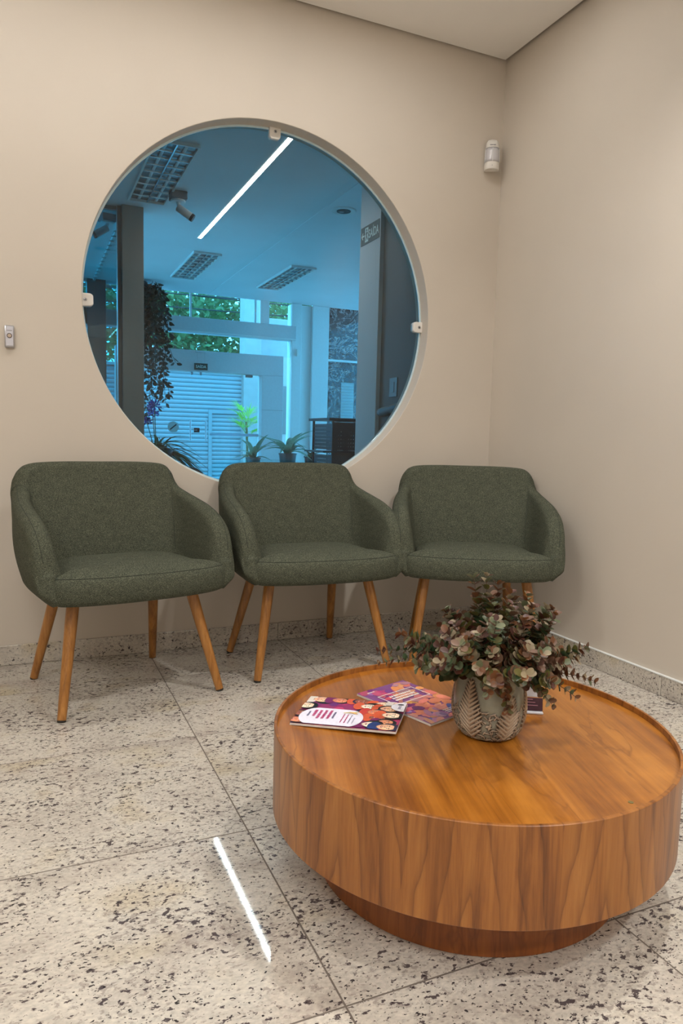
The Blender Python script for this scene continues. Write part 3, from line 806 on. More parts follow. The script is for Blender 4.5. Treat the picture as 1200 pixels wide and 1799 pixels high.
def head(P, cx, cy, s, skin, hair, rng, style=0, shirt=None):
    if shirt: P.shape(ell(cx, cy-s*1.45, s*1.25, s*.75), shirt)
    if style == 0: P.shape(ell(cx, cy+s*.25, s*1.12, s*1.05), hair)
    elif style == 1: P.shape(ell(cx, cy+s*.3, s*1.4, s*1.25), hair)
    else: P.shape(ell(cx, cy-s*.1, s*1.1, s*1.35), hair)
    dk = tuple(int(c*.72) for c in skin); P.shape([(cx-s*.3, cy-s*1.2), (cx+s*.3, cy-s*1.2), (cx+s*.32, cy-s*.6), (cx-s*.32, cy-s*.6)], dk)
    P.shape(ell(cx, cy-s*.12, s*.78, s*1.0), skin)
    lt = tuple(min(255, int(c*1.14)) for c in skin); P.shape(ell(cx+s*.25, cy-s*.1, s*.36, s*.7), lt)
    for sd in (-1, 1):
        P.shape(ell(cx+sd*s*.33, cy+s*.02, s*.16, s*.08, 10), (246, 240, 234)); P.shape(ell(cx+sd*s*.33, cy+s*.02, s*.085, s*.085, 8), (24, 18, 20))
        P.bar(cx+sd*s*.33-s*.2, cx+sd*s*.33+s*.2, cy+s*.2, cy+s*.28, (30, 20, 22))
    P.shape([(cx-s*.12, cy-s*.38), (cx+s*.14, cy-s*.38), (cx+s*.02, cy+s*.02)], dk)
    P.shape(ell(cx, cy-s*.62, s*.30, s*.12, 12), (164, 52, 60)); P.bar(cx-s*.2, cx+s*.2, cy-s*.63, cy-s*.58, (245, 235, 230))
    P.shape([(cx-s*.8, cy+s*.25), (cx-s*.5, cy+s*.75), (cx+s*.5, cy+s*.75), (cx+s*.8, cy+s*.25), (cx+s*.6, cy+s*1.0), (cx-s*.6, cy+s*1.0)], hair)
def magazine(name, label, c, xax, w, h, thick, z0=0.):
    loc, a = page_frame(c, xax); t = thing(name, label, 'magazine', (loc[0], loc[1], loc[2]+z0+.0003), a)
    q = MB()
    for k in range(3): zz = thick*k/3; q.bevbox(-w/2+.0005*(k % 2), w/2-.0006*k, -h/2+.0004*k, h/2-.0003*k, zz+.00015, zz+thick/3, .0002, seg=1)
    q.obj('pages', plain('paper', rgb(216, 208, 202), .6, noise=.04, nscale=200), t)
    return t
rng = random.Random(5)
w1, h1, th1 = .176, .245, .0055
# second one first (lies below)
w2, h2, th2 = .170, .249, .005
m2 = magazine('magazine', 'purple and orange booklet with a white framed title, partly behind the vase', ((-1.464-1.304-1.246-1.406)/4, (-1.557-1.505-1.748-1.80)/4), (.16, .052), w2, h2, th2)
P = Print(w2, h2, th2+.00002)
P.bar(-w2/2, w2/2, -h2/2, h2/2, (126, 70, 130))
pal_t = [(112, 40, 122), (134, 50, 130), (178, 60, 110), (200, 90, 110), (150, 110, 170)]; pal_m = [(222, 130, 100), (228, 150, 96), (226, 140, 110), (200, 120, 120), (176, 120, 140)]; pal_b = [(70, 80, 160), (90, 96, 170), (130, 90, 150), (180, 120, 150), (210, 130, 110)]
for k in range(120):
    x, y = rng.uniform(-.5, .5), rng.uniform(-.5, .5)
    s = x*.5+y*.0+.5; f = (x+.5)*.75+(.5-abs(y-.05))*.6
    pal = pal_t if f < .5 and y > -.2 else (pal_b if y < -.32 else pal_m)
    cc = rng.choice(pal); cc = tuple(max(0, min(255, v+rng.randint(-14, 14))) for v in cc)
    P.shape(ell(x*w2, y*h2, rng.uniform(.010, .026), rng.uniform(.006, .017), 9, rng.uniform(0, PI)), cc)
W_ = (250, 244, 240)
fx0, fx1, fy0, fy1, lw = -.062, .062, .005, .073, .0022
for (a0, a1, b0, b1) in ((fx0, fx1, fy0, fy0+lw), (fx0, fx1, fy1-lw, fy1), (fx0, fx0+lw, fy0, fy1), (fx1-lw, fx1, fy0, fy1)): P.bar(a0, a1, b0, b1, W_)
P.words(-.038, .038, .053, .0085, W_, rng); P.words(-.040, .040, .040, .0085, W_, rng); P.words(-.042, .042, .027, .0085, W_, rng)
P.words(-.066, -.040, .105, .0055, W_, rng)
for k in range(3): P.words(.0, .044, -.088-.0075*k, .0045, W_, rng)
P.shape(ell(.060, -.088, .013, .016), W_); P.bar(.0585, .0605, -.103, -.074, (150, 100, 130)); P.shape(ell(.060, -.080, .0035, .0035, 8), (150, 100, 130))
P.q.obj('cover_print', P.mats, m2)
m1 = magazine('magazine', 'magazine with a crowd of drawn faces and a white oval panel, nearest the table edge', (-1.5465, -1.681), (-.101, -.132), w1, h1, th1)
m1.rotation_euler.x = math.radians(1.95); m1.location.z += h1/2*math.sin(math.radians(1.95))
P = Print(w1, h1, th1+.00002)
P.bar(-w1/2, w1/2, -h1/2, h1/2, (146, 42, 96))
for k in range(26):
    P.shape(ell(rng.uniform(-.5, .5)*w1, rng.uniform(-.5, .5)*h1, rng.uniform(.012, .03), rng.uniform(.008, .02), 9), rng.choice([(128, 34, 96), (176, 44, 96), (196, 60, 110), (110, 40, 110), (60, 40, 70)]))
skins = [(236, 178, 140), (214, 130, 92), (150, 84, 62), (240, 206, 176), (232, 150, 110), (246, 222, 200)]; hairs = [(26, 20, 22), (36, 26, 26), (44, 44, 70), (60, 34, 28), (22, 18, 20)]
pos = [(-.070, -.085, 1), (-.072, -.040, 0), (-.075, .015, 2), (-.066, .070, 0), (-.074, .112, 0), (-.045, .038, 1), (-.040, .088, 2), (-.012, .060, 0), (.022, .072, 1), (.000, .100, 0), (.045, .094, 2), (.064, .062, 1), (.072, .100, 0), (.070, -.108, 0), (.030, -.112, 2), (-.020, -.112, 0)]
for i, (x, y, stl) in enumerate(pos): head(P, x, y, .0185 if i % 3 else .0205, skins[i % 6], hairs[i % 5], rng, stl, rng.choice([(196, 60, 50), (40, 60, 120), (220, 210, 200), (120, 30, 90), (214, 90, 50)]))
LAV = (232, 228, 242)
st = [(.030+.052*math.cos(a), (-.002 if math.sin(a) >= 0 else -.072)+.040*math.sin(a)) for a in np.linspace(0, 2*PI, 40, endpoint=False)]
P.shape([(x+.012, y) for x, y in st], LAV)
MAG, GRY = (196, 70, 120), (120, 110, 140)
for k, (yy, x0, x1, col, hh) in enumerate(((.018, .035, .07, GRY, .0035), (.009, .02, .072, GRY, .0035), (.000, .018, .072, MAG, .0035), (-.009, .018, .070, MAG, .0035), (-.032, .012, .052, GRY, .0055), (-.043, .004, .056, MAG, .0075), (-.055, .006, .058, MAG, .0075), (-.067, .008, .058, MAG, .0075), (-.079, .008, .046, MAG, .0075), (-.092, .018, .048, GRY, .0055))): P.words(x0, x1, yy, hh, col, rng)
P.shape(ell(.008, .004, .0025, .020, 10, .3), (226, 200, 110)); P.shape(ell(.010, .010, .0035, .012, 10, -.4), (236, 190, 120))
P.shape(ell(-.052, h1/2, .030, .034, 24), (238, 234, 242)); P.shape(ell(-.066, h1/2-.013, .005, .008, 10), (40, 36, 50)); P.words(-.058, -.036, h1/2-.013, .008, GRY, rng)
P.q.obj('cover_print', P.mats, m1)

# ---- small leaflet stand behind the vase
bx = thing('leaflet_stand', 'small white table sign with a dark maroon foot, half hidden behind the vase', 'table sign', (-1.098, -1.822, TT+.0005), math.atan2(.5, -.87)+PI)
M_card = plain('white_card', rgb(214, 212, 218), .4); M_mar = plain('maroon_gloss', rgb(66, 22, 44), .15, noise=.25, nscale=60)
Lc = -.20
Rm = Matrix.Rotation(math.radians(-12), 4, 'X')
MB().bevbox(Lc, 0, -.0025, 0, .0345, .118, .0008, M=Matrix.Translation((0, .008, 0)) @ Rm).obj('card', M_card, bx)
MB().bevbox(Lc, 0, -.012, .004, .0, .004, .001).obj('foot', M_card, bx)
MB().bevbox(Lc, 0, -.006, 0, .0042, .0343, .0008, M=Matrix.Translation((0, .004, 0)) @ Rm).obj('front_print', M_mar, bx)
q = MB()
for k in range(3): q.box(-.046, -.012-.006*k, -.0069, -.0062, .016+.007*k, .0175+.007*k, M=Matrix.Translation((0, .004, 0)) @ Rm)
q.obj('printed_lines', plain('pink_ink', rgb(190, 130, 150), .4), bx)
q = MB()
for k, zz in enumerate((.062, .088, .104)): q.box(Lc+.01, -.006, -.0028, -.0024, zz, zz+.0012, M=Matrix.Translation((0, .008, 0)) @ Rm)
q.obj('fold_line', plain('grey_ink', rgb(150, 150, 160), .5), bx)

# ================================================================== WALL DEVICES
sn = thing('motion_sensor', 'white motion detector mounted high on the back wall near the corner', 'motion sensor', (-.078, -.0235, 2.302), math.radians(-30))
q = MB(); n = 24; sec = []
def sens_section(z, sx, dy):
    return [(.037*sx*math.cos(a), -.006-dy*max(0, math.sin(a))**.8, z) for a in np.linspace(0, PI, n)]
zs = [(0, .97, .040), (.004, 1, .043), (.05, .97, .043), (.11, .90, .041), (.132, .80, .034), (.143, .62, .020), (.147, .40, .006)]
rows = [sens_section(*s) for s in zs]
for r in rows: sec += [(r[0][0], 0, r[0][2])]+r+[(r[-1][0], 0, r[-1][2])]
m_ = n+2
q.add(sec, [(i*m_+j, i*m_+(j+1) % m_, (i+1)*m_+(j+1) % m_, (i+1)*m_+j) for i in range(len(rows)-1) for j in range(m_)]+[tuple(reversed(range(m_))), tuple(range((len(rows)-1)*m_, len(rows)*m_))])
q.obj('housing', M_wplast, sn, True, 40)
def sens_pt(z, a, out=0.):
    Z_ = [v[0] for v in zs]; sx = np.interp(z, Z_, [v[1] for v in zs]); dy = np.interp(z, Z_, [v[2] for v in zs])
    return ((.037*sx+out)*math.cos(a), -.006-(dy+out)*max(0, math.sin(a))**.8, z)
q = MB(); rr = [[sens_pt(z, a, .0012) for a in np.linspace(.35, PI-.35, n)] for z in np.linspace(.034, .098, 6)]
q.add(sum(rr, []), [(i*n+j, i*n+j+1, (i+1)*n+j+1, (i+1)*n+j) for i in range(5) for j in range(n-1)])
ln = q.obj('lens', plain('sensor_lens', rgb(196, 194, 198), .25), sn, True)
md = ln.modifiers.new('thick', 'SOLIDIFY'); md.thickness = .0014; md.offset = 0
q = MB()
for a in (PI/2, .37, PI-.37): q.tube([sens_pt(z, a, .0022) for z in np.linspace(.034, .098, 5)], .0014, 6)
q.obj('lens_rib', M_white, sn)
MB().tube([sens_pt(.100, a, .001) for a in np.linspace(.35, PI-.35, 16)], .0013, 6).obj('lens_groove', M_gplast, sn)
q = MB()
for k in range(8): q.box(-.014+.0036*k, -.0115+.0036*k, -.0485, -.0462, .1085, .1130)
q.obj('brand_mark', plain('grey_print', rgb(120, 118, 122), .5), sn)
MB().lathe([(.0018, 0), (.0018, .0012)], 10, M=Matrix.Translation((.0, -.0490, .014)) @ Matrix.Rotation(PI/2, 4, 'X')).obj('indicator', M_gplast, sn)
MB().bevbox(-.012, .012, -.006, .018, .03, .10, .002).obj('wall_bracket', M_wplast, sn)

dv = thing('touch_sensor', 'small silver wall sensor button at the left edge of the back wall', 'wall button', (-2.285, -.0005, 1.279))
MB().bevbox(-.0175, .0175, -.016, 0, 0, .086, .004).obj('housing', M_metal, dv, True, 30)
MB().bevbox(-.0135, .0135, -.0175, -.0158, .006, .083, .0015).obj('face_plate', plain('satin_silver', rgb(196, 196, 204), .35, metal=.6), dv)
Mx = Matrix.Translation((0, -.0174, .046)) @ Matrix.Rotation(PI/2, 4, 'X')
MB().lathe([(.0095, 0), (.0095, .0014), (.0075, .0018), (.0072, .0002)], 20, M=Mx).obj('sensor_ring', plain('ring_dark', rgb(70, 50, 46), .3), dv, True, 30)
MB().lathe([(.0070, 0), (.0068, .0010), (.004, .0014)], 16, M=Mx).obj('sensor_eye', plain('sensor_eye', rgb(190, 170, 150), .2), dv, True, 40)
q = MB()
for k in range(5): q.box(-.009+.0038*k, -.0062+.0038*k, -.0180, -.0174, .064, .0675)
q.obj('brand_mark', plain('grey_print', rgb(120, 118, 122), .5), dv)

# ================================================================== THE HALL BEHIND THE WINDOW
FY = 6.7; HX0, HX1 = -4.3, 2.75
hf = MB().box(HX0, HX1+.2, WT, FY+.1, -.05, 0).obj('floor_hall', mat_granite('granite_hall', .2)); tag(hf, 'granite floor of the entrance hall beyond the round window', 'floor', kind='structure')
hc = MB().box(HX0, .06, WT, FY, HC, HC+.06).box(.06, HX1, WT, FY, HC-.004, HC+.06).obj('ceiling_hall', M_hallceil); tag(hc, 'flat hall ceiling seen through the round window', 'ceiling', kind='structure')
hs = MB().box(HX0, HX1+.2, WT, FY+.1, HC+.07, HC+.4).obj('ceiling_hall_slab', M_dark); tag(hs, 'thick slab above the hall ceiling', 'ceiling', kind='structure')
pw = MB().box(.065, .20, 1.49, 1.822, 0, HC-.014).obj('wall_hall_pier', M_hall); tag(pw, 'grey end pier of the hall wall carrying the arrow exit sign', 'wall', kind='structure')
dw = MB().box(.095, .20, WT, 1.489, 0, HC-.014).obj('wall_hall_side', M_dark); tag(dw, 'dark grey hall side wall at the right of the round window', 'wall', kind='structure')
hw = MB().box(.20, HX1, 1.70, 1.822, 0, HC-.014).obj('wall_hall_return', M_hall); tag(hw, 'hall wall running behind the exit sign pier', 'wall', kind='structure')
hr = MB().box(HX1, HX1+.12, 1.70, 4.6, 0, HC+.06).obj('wall_hall_right', M_hall); tag(hr, 'far right wall of the hall', 'wall', kind='structure')
h7 = thing('added_window_right', 'added glazing at the far right side of the hall letting in extra daylight', 'window', (HX1, 0, 0), kind='structure')  # unseen side glazing added so daylight brightens the inner facade faces
MB().box(-.006, .006, 4.64, FY-.02, .02, HC-.005).obj('pane', M_facglass, h7); MB().box(-.03, .03, 4.605, 4.635, 0, HC-.005).obj('mullion', M_alu, h7)
hl = MB().box(HX0-.12, HX0, WT, 3.42, 0, HC+.06).obj('wall_hall_left', M_hall); tag(hl, 'far left wall of the hall', 'wall', kind='structure')
h6 = thing('added_window_left', 'added glazing at the far left side of the hall next to the facade letting in extra daylight', 'window', (HX0, 0, 0), kind='structure')  # unseen side opening added to brighten the hall near the facade
for k in range(2): MB().box(-.006, .006, 3.46+1.62*k, 3.46+1.62*(k+1)-.04, .02, HC).obj('pane', M_facglass, h6); MB().box(-.03, .03, 3.42+1.62*k, 3.46+1.62*k, 0, HC).obj('mullion', M_alu, h6)
# grey post and teal partition glass
po = thing('trim_1', 'tall grey square post standing in the hall left of the hanging vine', 'post', (-1.378, 3.33, 0), kind='structure')
MB().bevbox(-.088, .088, -.085, .085, 0, HC-.001, .004).obj('post_shaft', plain('post_grey', rgb(150, 142, 134), .5), po)
MB().box(-.118, -.089, -.03, .05, 0, HC-.001).obj('glazing_channel', plain('channel_grey', rgb(120, 118, 116), .4), po)
pg = thing('window_2', 'teal glass partition beside the grey post in the hall', 'window', (-2.9, 3.35, 0), kind='structure')
MB().box(-1.38, 1.40, -.004, .004, .01, HC-.03).obj('glass_pane', M_teal, pg)
MB().box(-1.38, 1.40, -.02, .02, HC-.03, HC-.001).obj('head_channel', plain('channel_grey', rgb(120, 118, 116), .4), pg)

# linear LED lamp in hall ceiling
t = thing('linear_lamp', 'long narrow lit strip light set in the hall ceiling', 'strip light', (-.66, 2.64, HC))
MB().box(-.014, .014, -1.31, 1.31, -.004, -.0006).obj('diffuser', plain('led_diffuser', (.9, .9, .9), .4, emit=(1, .97, .93), estr=LED_POWER), t)
q = MB()
for sx in (-1, 1): q.box(min(sx*.0175, sx*.021), max(sx*.0175, sx*.021), -1.315, 1.315, -.005, -.0006)
q.obj('housing', M_white, t)

# louvred fluorescent fixtures (switched off)
M_lou = plain('louvre_mirror', rgb(205, 210, 212), .12, metal=1.)
M_trough = plain('fixture_trough', rgb(120, 124, 126), .3, metal=.7)
def fixture(cx, cy, label):
    t = thing('louvre_light', label, 'ceiling light', (cx, cy, HC-(.0005 if cx < 0 else .0045)), group='hall louvre ceiling lights'); t.scale = (1, 1, .4)
    a, b = .135, .645; q = MB()
    for (x0, x1, y0, y1) in ((-a-.014, -a, -b-.014, b+.014), (a, a+.014, -b-.014, b+.014), (-a, a, -b-.014, -b), (-a, a, b, b+.014)): q.box(x0, x1, y0, y1, -.055, 0)
    q.obj('frame', M_white, t)
    MB().box(-a, a, -b, b, -.006, -.001).obj('reflector_tray', M_trough, t)
    MB().box(-.004, .004, -b, b, -.052, -.007).obj('centre_rail', M_lou, t)
    for sx in (-1, 1):
        MB().tube([(sx*.067, -b+.03, -.022), (sx*.067, b-.03, -.022)], .012, 10).obj('tube_lamp', plain('tube_white', rgb(220, 222, 220), .3), t, True, 40)
        for k in range(1, 9):
            y = -b+2*b*k/9
            V = [(sx*.006, y-.014, -.050), (sx*.133, y-.014, -.050), (sx*.133, y+.014, -.050), (sx*.006, y+.014, -.050), (sx*.006, y, -.022), (sx*.07, y, -.036), (sx*.133, y, -.022)]
            MB().add([(sx*.006, y-.012, -.026), (sx*.07, y-.012, -.040), (sx*.133, y-.012, -.026), (sx*.133, y-.003, -.053), (sx*.006, y-.003, -.053), (sx*.006, y+.012, -.026), (sx*.07, y+.012, -.040), (sx*.133, y+.012, -.026), (sx*.133, y+.003, -.053), (sx*.006, y+.003, -.053)],
                     [(0, 1, 2, 3, 4), (9, 8, 7, 6, 5), (4, 3, 8, 9), (0, 4, 9, 5), (2, 7, 8, 3), (0, 5, 6, 1), (1, 6, 7, 2)]).obj('louvre_blade', M_lou, t)
    return t
fixture(-1.295, 2.39, 'unlit louvred ceiling light at the upper left of the round window')
fixture(-.460, 5.115, 'small looking unlit louvred ceiling light above the hanging vine')
fixture(.629, 5.17, 'unlit louvred ceiling light nearest the glass facade on the right')
t = thing('downlight', 'round recessed downlight in the hall ceiling near the exit sign', 'downlight', (.225, 2.515, HC-.0045))
MB().lathe([(.060, -.001), (.062, -.006), (.100, -.009), (.106, -.004), (.106, -.0005)], 32).obj('trim_ring', M_white, t, True, 40)
MB().lathe([(.0595, -.003), (.0575, -.0095), (.03, -.007)], 24).obj('lamp_recess', plain('recess_dark', rgb(66, 64, 64), .3), t, True, 40)
MB().lathe([(.022, -.0105), (.020, -.0150), (.012, -.016)], 16, c=(-.02, 0, 0)).obj('bulb', M_gplast, t, True, 40)

# surveillance cameras
def cctv(label, loc, rz, s=1.):
    t = thing('security_camera', label, 'camera', loc, rz, group='ceiling security cameras'); t.scale = (s, s, s)
    MB().bevbox(-.062, .062, -.062, .062, -.060, -.0005, .006).obj('mounting_box', plain('box_grey', rgb(120, 120, 124), .5), t)
    MB().lathe([(.052, -.074), (.056, -.070), (.056, -.0605)], 24).obj('base_ring', M_white, t, True, 40)
    MB().tube([(0, 0, -.07), (.004, 0, -.10), (.016, 0, -.118)], [.018, .013, .014], 12).obj('bracket', M_white, t, True, 50)
    d = Vector((.80, -.25, -.55)).normalized(); c = Vector((.024, 0, -.128))
    MB().tube([c-d*.035, c-d*.03, c+d*.085, c+d*.09], [.022, .030, .031, .028], 18).obj('camera_body', plain('camera_silver', rgb(186, 186, 186), .35), t, True, 40)
    MB().tube([c+d*.0905, c+d*.112], [.031, .030], 18).obj('lens_hood', M_black, t, True, 40)
    return t
cctv('security camera on the hall ceiling beside the long strip light', (-1.100, 2.735, HC), 0)
cctv('security camera at the left rim of the round window behind the teal glass', (-1.545, 3.62, HC), math.radians(195))

# arrow exit sign on the pier
M_sgreen = plain('sign_green', rgb(18, 46, 38), .5); M_swhite = plain('sign_white', rgb(206, 216, 208), .5)
sg = thing('exit_sign', 'green arrow exit sign with running figure and the word SAÍDA on the hall pier', 'exit sign', (.0645, 1.655, 2.43), rot=(PI/2, 0, -PI/2))
MB().bevbox(-.150, .150, -.064, .064, -.003, 0, .0008, M=Matrix.Translation((0, 0, .0032))).obj('plate', M_sgreen, sg)
tm = text_mesh('SAÍDA', .074, .0004, bold=.0012); tm.materials.append(M_swhite); o = link('lettering', tm, sg, loc=(.062, -.006, .0038)); o.scale = (.78, 1.15, 1)
q = MB(); Z = .0034
q.add([(-.138, 0, Z), (-.118, .026, Z), (-.110, .022, Z), (-.122, .006, Z), (-.090, .006, Z), (-.090, -.006, Z), (-.122, -.006, Z), (-.110, -.022, Z), (-.118, -.026, Z)], [tuple(reversed(range(9)))])
q.obj('arrow', M_swhite, sg)
q = MB(); q.box(-.080, -.026, -.050, .050, Z-.0002, Z+.0003); q.obj('door_pictogram', M_swhite, sg)
q = MB(); q.lathe([(.009, Z+.0002), (.009, Z+.0007)], 14, c=(-.052, .032, 0)); q.add([(-.060, .020, Z+.0006), (-.072, .004, Z+.0006), (-.066, 0, Z+.0006), (-.058, .010, Z+.0006), (-.060, -.010, Z+.0006), (-.074, -.036, Z+.0006), (-.064, -.040, Z+.0006), (-.052, -.016, Z+.0006), (-.040, -.040, Z+.0006), (-.032, -.034, Z+.0006), (-.044, -.008, Z+.0006), (-.044, .008, Z+.0006), (-.034, .002, Z+.0006), (-.032, .010, Z+.0006), (-.044, .020, Z+.0006)], [tuple(range(15))])
q.obj('running_figure', M_sgreen, sg)
# switch plate and rail on the dark wall
sw = thing('switch_plate', 'blank switch plate on the dark grey hall wall', 'switch', (.0945, 1.275, 1.25), rot=(0, 0, -PI/2))
MB().bevbox(-.055, .055, -.006, 0, 0, .13, .002).obj('plate', plain('switch_grey', rgb(128, 130, 130), .4), sw)
MB().bevbox(-.018, .018, -.009, -.0062, .03, .10, .001).obj('rocker', plain('switch_grey', rgb(128, 130, 130), .4), sw)
ar = thing('wall_handle', 'dark rounded wall grip low on the dark grey hall wall', 'handle', (.0945, 1.20, 1.11))
MB().tube([(0, .20, .03), (-.035, .19, .035), (-.05, .12, .035), (-.05, -.1, .06), (-.05, -.4, .08), (0, -.42, .085)], [.018, .03, .034, .034, .034, .02], 14).obj('grip', plain('grip_dark', rgb(58, 58, 58), .45), ar, True)

# glass facade -----------------------------------------------------------------
fb = thing('trim_2', 'upper aluminium beam across the glass facade', 'beam', (0, FY, 0), kind='structure')
MB().bevbox(HX0, 1.315, -.10, .10, 2.318, 2.515, .006).obj('beam_box', M_alu, fb)
MB().box(HX0, 1.315, -.105, -.10, 2.318, 2.335).obj('drip_edge', M_white, fb)
up_ = thing('window_3', 'row of high clear panes between the upper facade beam and the hall ceiling', 'window', (0, FY, 0), kind='structure')
for a, b in ((HX0, -1.75), (-1.735, -.18), (-.155, .72), (.745, 1.30)):
    MB().box(a, b, -.004, .004, 2.516, HC-.001).obj('pane', M_facglass, up_)
for x in (-1.742, -.167, .733): MB().box(x-.012, x+.012, -.02, .02, 2.516, HC-.001).obj('mullion', M_white, up_)
MB().box(.805, .93, -.03, .03, 2.516, HC-.001).obj('wide_mullion', M_white, up_)
md_ = thing('window_4', 'low strip of clear panes between the two facade beams', 'window', (0, FY, 0), kind='structure')
for a, b in ((HX0, -1.2), (-1.19, -.08), (-.07, 1.26)): MB().box(a, b, -.004, .004, 2.081, 2.317).obj('pane', M_facglass, md_)
dr = thing('door_1', 'double glass entrance door in a grey portal frame with pull bars', 'door', (0, FY, 0), kind='structure')
MB().bevbox(-1.15, 1.118, -.13, .06, 1.80, 2.078, .005).obj('header', M_alu, dr)
MB().bevbox(.805, 1.118, -.13, .06, 0, 1.799, .005).obj('jamb', M_alu, dr); MB().bevbox(-1.15, -.84, -.13, .06, 0, 1.799, .005).obj('jamb', M_alu, dr)
for z in (.62, 1.32): MB().box(.805, 1.118, -.1312, -.1300, z, z+.003).obj('jamb_joint', M_grout, dr)
for (a, b) in ((-.835, -.078), (-.072, .80)):
    lf = MB().box(a, b, -.005, .005, .01, 1.79).obj('door_leaf', M_facglass, dr)
    MB().box(a, b, -.012, .012, .01, .06).obj('rail', M_white, lf)
    
for x in (-.178, .034):
    MB().tube([(x, -.06, .875), (x, -.06, 1.15)], .012, 10).obj('pull_bar', M_metal, dr, True, 40)
    for z in (.92, 1.105): MB().tube([(x, -.06, z), (x, -.006, z)], .008, 8).obj('standoff', M_metal, dr, True, 40)
MB().box(.10, .80, -.008, -.0056, .945, .985).obj('glass_banner', plain('banner_blue', rgb(176, 206, 224), .5), dr)
lk = MB().bevbox(-.120, -.045, -.03, -.006, .985, 1.045, .003).obj('lock_case', M_black, dr)
MB().tube([(-.082, -.036, 1.015), (-.135, -.036, 1.015)], .006, 8).obj('latch', M_metal, lk)
MB().bevbox(.60, .70, -.03, .0, 1.765, 1.80, .003).obj('door_closer', M_gplast, dr)
for x in (-.15, -.03): MB().bevbox(x-.012, x+.012, -.02, .012, 1.76, 1.80, .002).obj('top_patch', M_metal, dr)
q = MB(); q.lathe([(.075, 0), (.075, .004)], 24, M=Matrix.Translation((-.40, -.008, 1.05)) @ Matrix.Rotation(PI/2, 4, 'X')); q.obj('round_sticker', plain('sticker', rgb(150, 176, 176), .4), dr)
MB().box(-.055, .055, -.0135, -.0125, -.008, .008, M=Matrix.Translation((-.40, 0, 1.05)) @ Matrix.Rotation(-.7, 4, 'Y')).obj('sticker_bar', M_black, dr)
# hanging exit sign
hg = thing('hanging_exit_sign', 'small green SAÍDA sign hanging above the glass entrance door', 'exit sign', (-.06, FY-.16, 1.862), rot=(PI/2, 0, 0))
MB().bevbox(-.090, .090, -.044, .044, -.003, .003, .001).obj('plate', M_sgreen, hg)
tm = text_mesh('SAÍDA', .050, .0004, bold=.0008); tm.materials.append(M_swhite); link('lettering', tm, hg, loc=(0, -.002, .0036))
for x in (-.05, .05): MB().tube([(x, .044, 0), (x, .192, 0)], .0012, 6).obj('wire', M_metal, hg)
MB().bevbox(-.07, .07, .190, .206, -.0295, .01, .002).obj('hanger_bar', M_alu, hg)
# right piers and marble bay
p1 = thing('trim_3', 'pale pier of the glass facade left of the marble bay', 'pier', (0, FY, 0), kind='structure')
MB().bevbox(1.262, 1.405, -.06, .14, 0, HC-.013, .004).obj('pier_face', M_white, p1)
MB().bevbox(1.406, 1.578, .0, .14, 0, HC-.013, .004).obj('recess_face', M_white, p1)
MB().bevbox(1.580, 1.835, -.05, .16, 0, HC-.013, .004).obj('pier_face', M_white, p1)
MB().bevbox(1.45, 1.49, -.02, -.001, .92, 1.02, .002).obj('socket_plate', M_wplast, p1)
MB().bevbox(1.33, 1.36, -.085, -.061, 2.10, 2.2, .004).obj('alarm_box', M_wplast, p1)
mb = thing('wall_marble', 'dark veined marble wall right of the pale pier', 'wall', (0, FY, 0), kind='structure')
M_mar2 = mat_marble()
for (z0, z1) in ((0, .70), (.702, 1.40), (1.402, 2.10), (2.102, 2.60), (2.602, HC+.3)):
    MB().box(1.84, 2.9, .30, .34, z0, z1).obj('marble_panel', M_mar2, mb)
w5 = thing('window_5', 'clear pane with a white transom in front of the marble wall', 'window', (0, FY, 0), kind='structure')
MB().box(1.836, HX1, .146, .154, 0, 2.085).obj('pane', M_facglass, w5); MB().box(1.836, HX1, .146, .154, 2.118, HC).obj('pane', M_facglass, w5)
MB().bevbox(1.836, HX1, .12, .18, 2.086, 2.117, .003).obj('transom', M_white, w5)
lv = thing('vent_grille', 'white slatted vent panel against the marble wall', 'vent', (2.30, FY+.295, .9))
MB().box(-.105, .105, -.012, 0, 0, .90).obj('panel_back', M_alu, lv)
for k in range(20): MB().box(-.10, .10, -.024, -.0125, .01+.044*k, .038+.044*k, M=None).obj('slat', M_white, lv)

# black perforated counter stand
M_blk = plain('black_metal', rgb(22, 22, 26), .35)
ct = thing('perforated_stand', 'black perforated metal display stand near the marble bay', 'display stand', (1.0, 4.46, 0))
def perforated(parent, L_, x0, z0, w, h, cols, rows_, gap, axis):
    # sheet with square holes built as strips; axis 'x': sheet in xz plane; 'y': sheet in yz plane
    q = MB(); cw, rh = w/cols, h/rows_; a = gap
    def bx_(u0, u1, v0, v1):
        if axis == 'x': q.box(x0+u0, x0+u1, L_-.001, L_+.001, z0+v0, z0+v1)
        else: q.box(L_-.001, L_+.001, x0+u0, x0+u1, z0+v0, z0+v1)
    for r in range(rows_):
        bx_(0, w, r*rh, r*rh+rh-a)
        for c in range(cols): bx_(c*cw, c*cw+cw-a, r*rh+rh-a, (r+1)*rh)
        
    return q.obj('perforated_sheet', M_blk, parent)
MB().bevbox(-.06, .82, -.03, .62, 1.155, 1.185, .003).obj('top_board', M_blk, ct)
MB().bevbox(-.12, .80, -.01, .60, .785, .805, .003).obj('shelf', M_blk, ct)
MB().bevbox(.0, .80, .0, .60, .30, .32, .003).obj('shelf', M_blk, ct)
for (x, y) in ((0, 0), (.79, 0), (0, .60), (.79, .60)): MB().box(x-.012, x+.012, y-.012, y+.012, 0, 1.154).obj('upright', M_blk, ct)
perforated(ct, .012, .02, .82, .76, .30, 24, 7, .010, 'x')
perforated(ct, .0, .02, .82, .56, .30, 14, 7, .011, 'y')
perforated(ct, .012, .02, .40, .76, .36, 24, 8, .010, 'x'); perforated(ct, .0, .02, .40, .56, .36, 14, 8, .011, 'y')
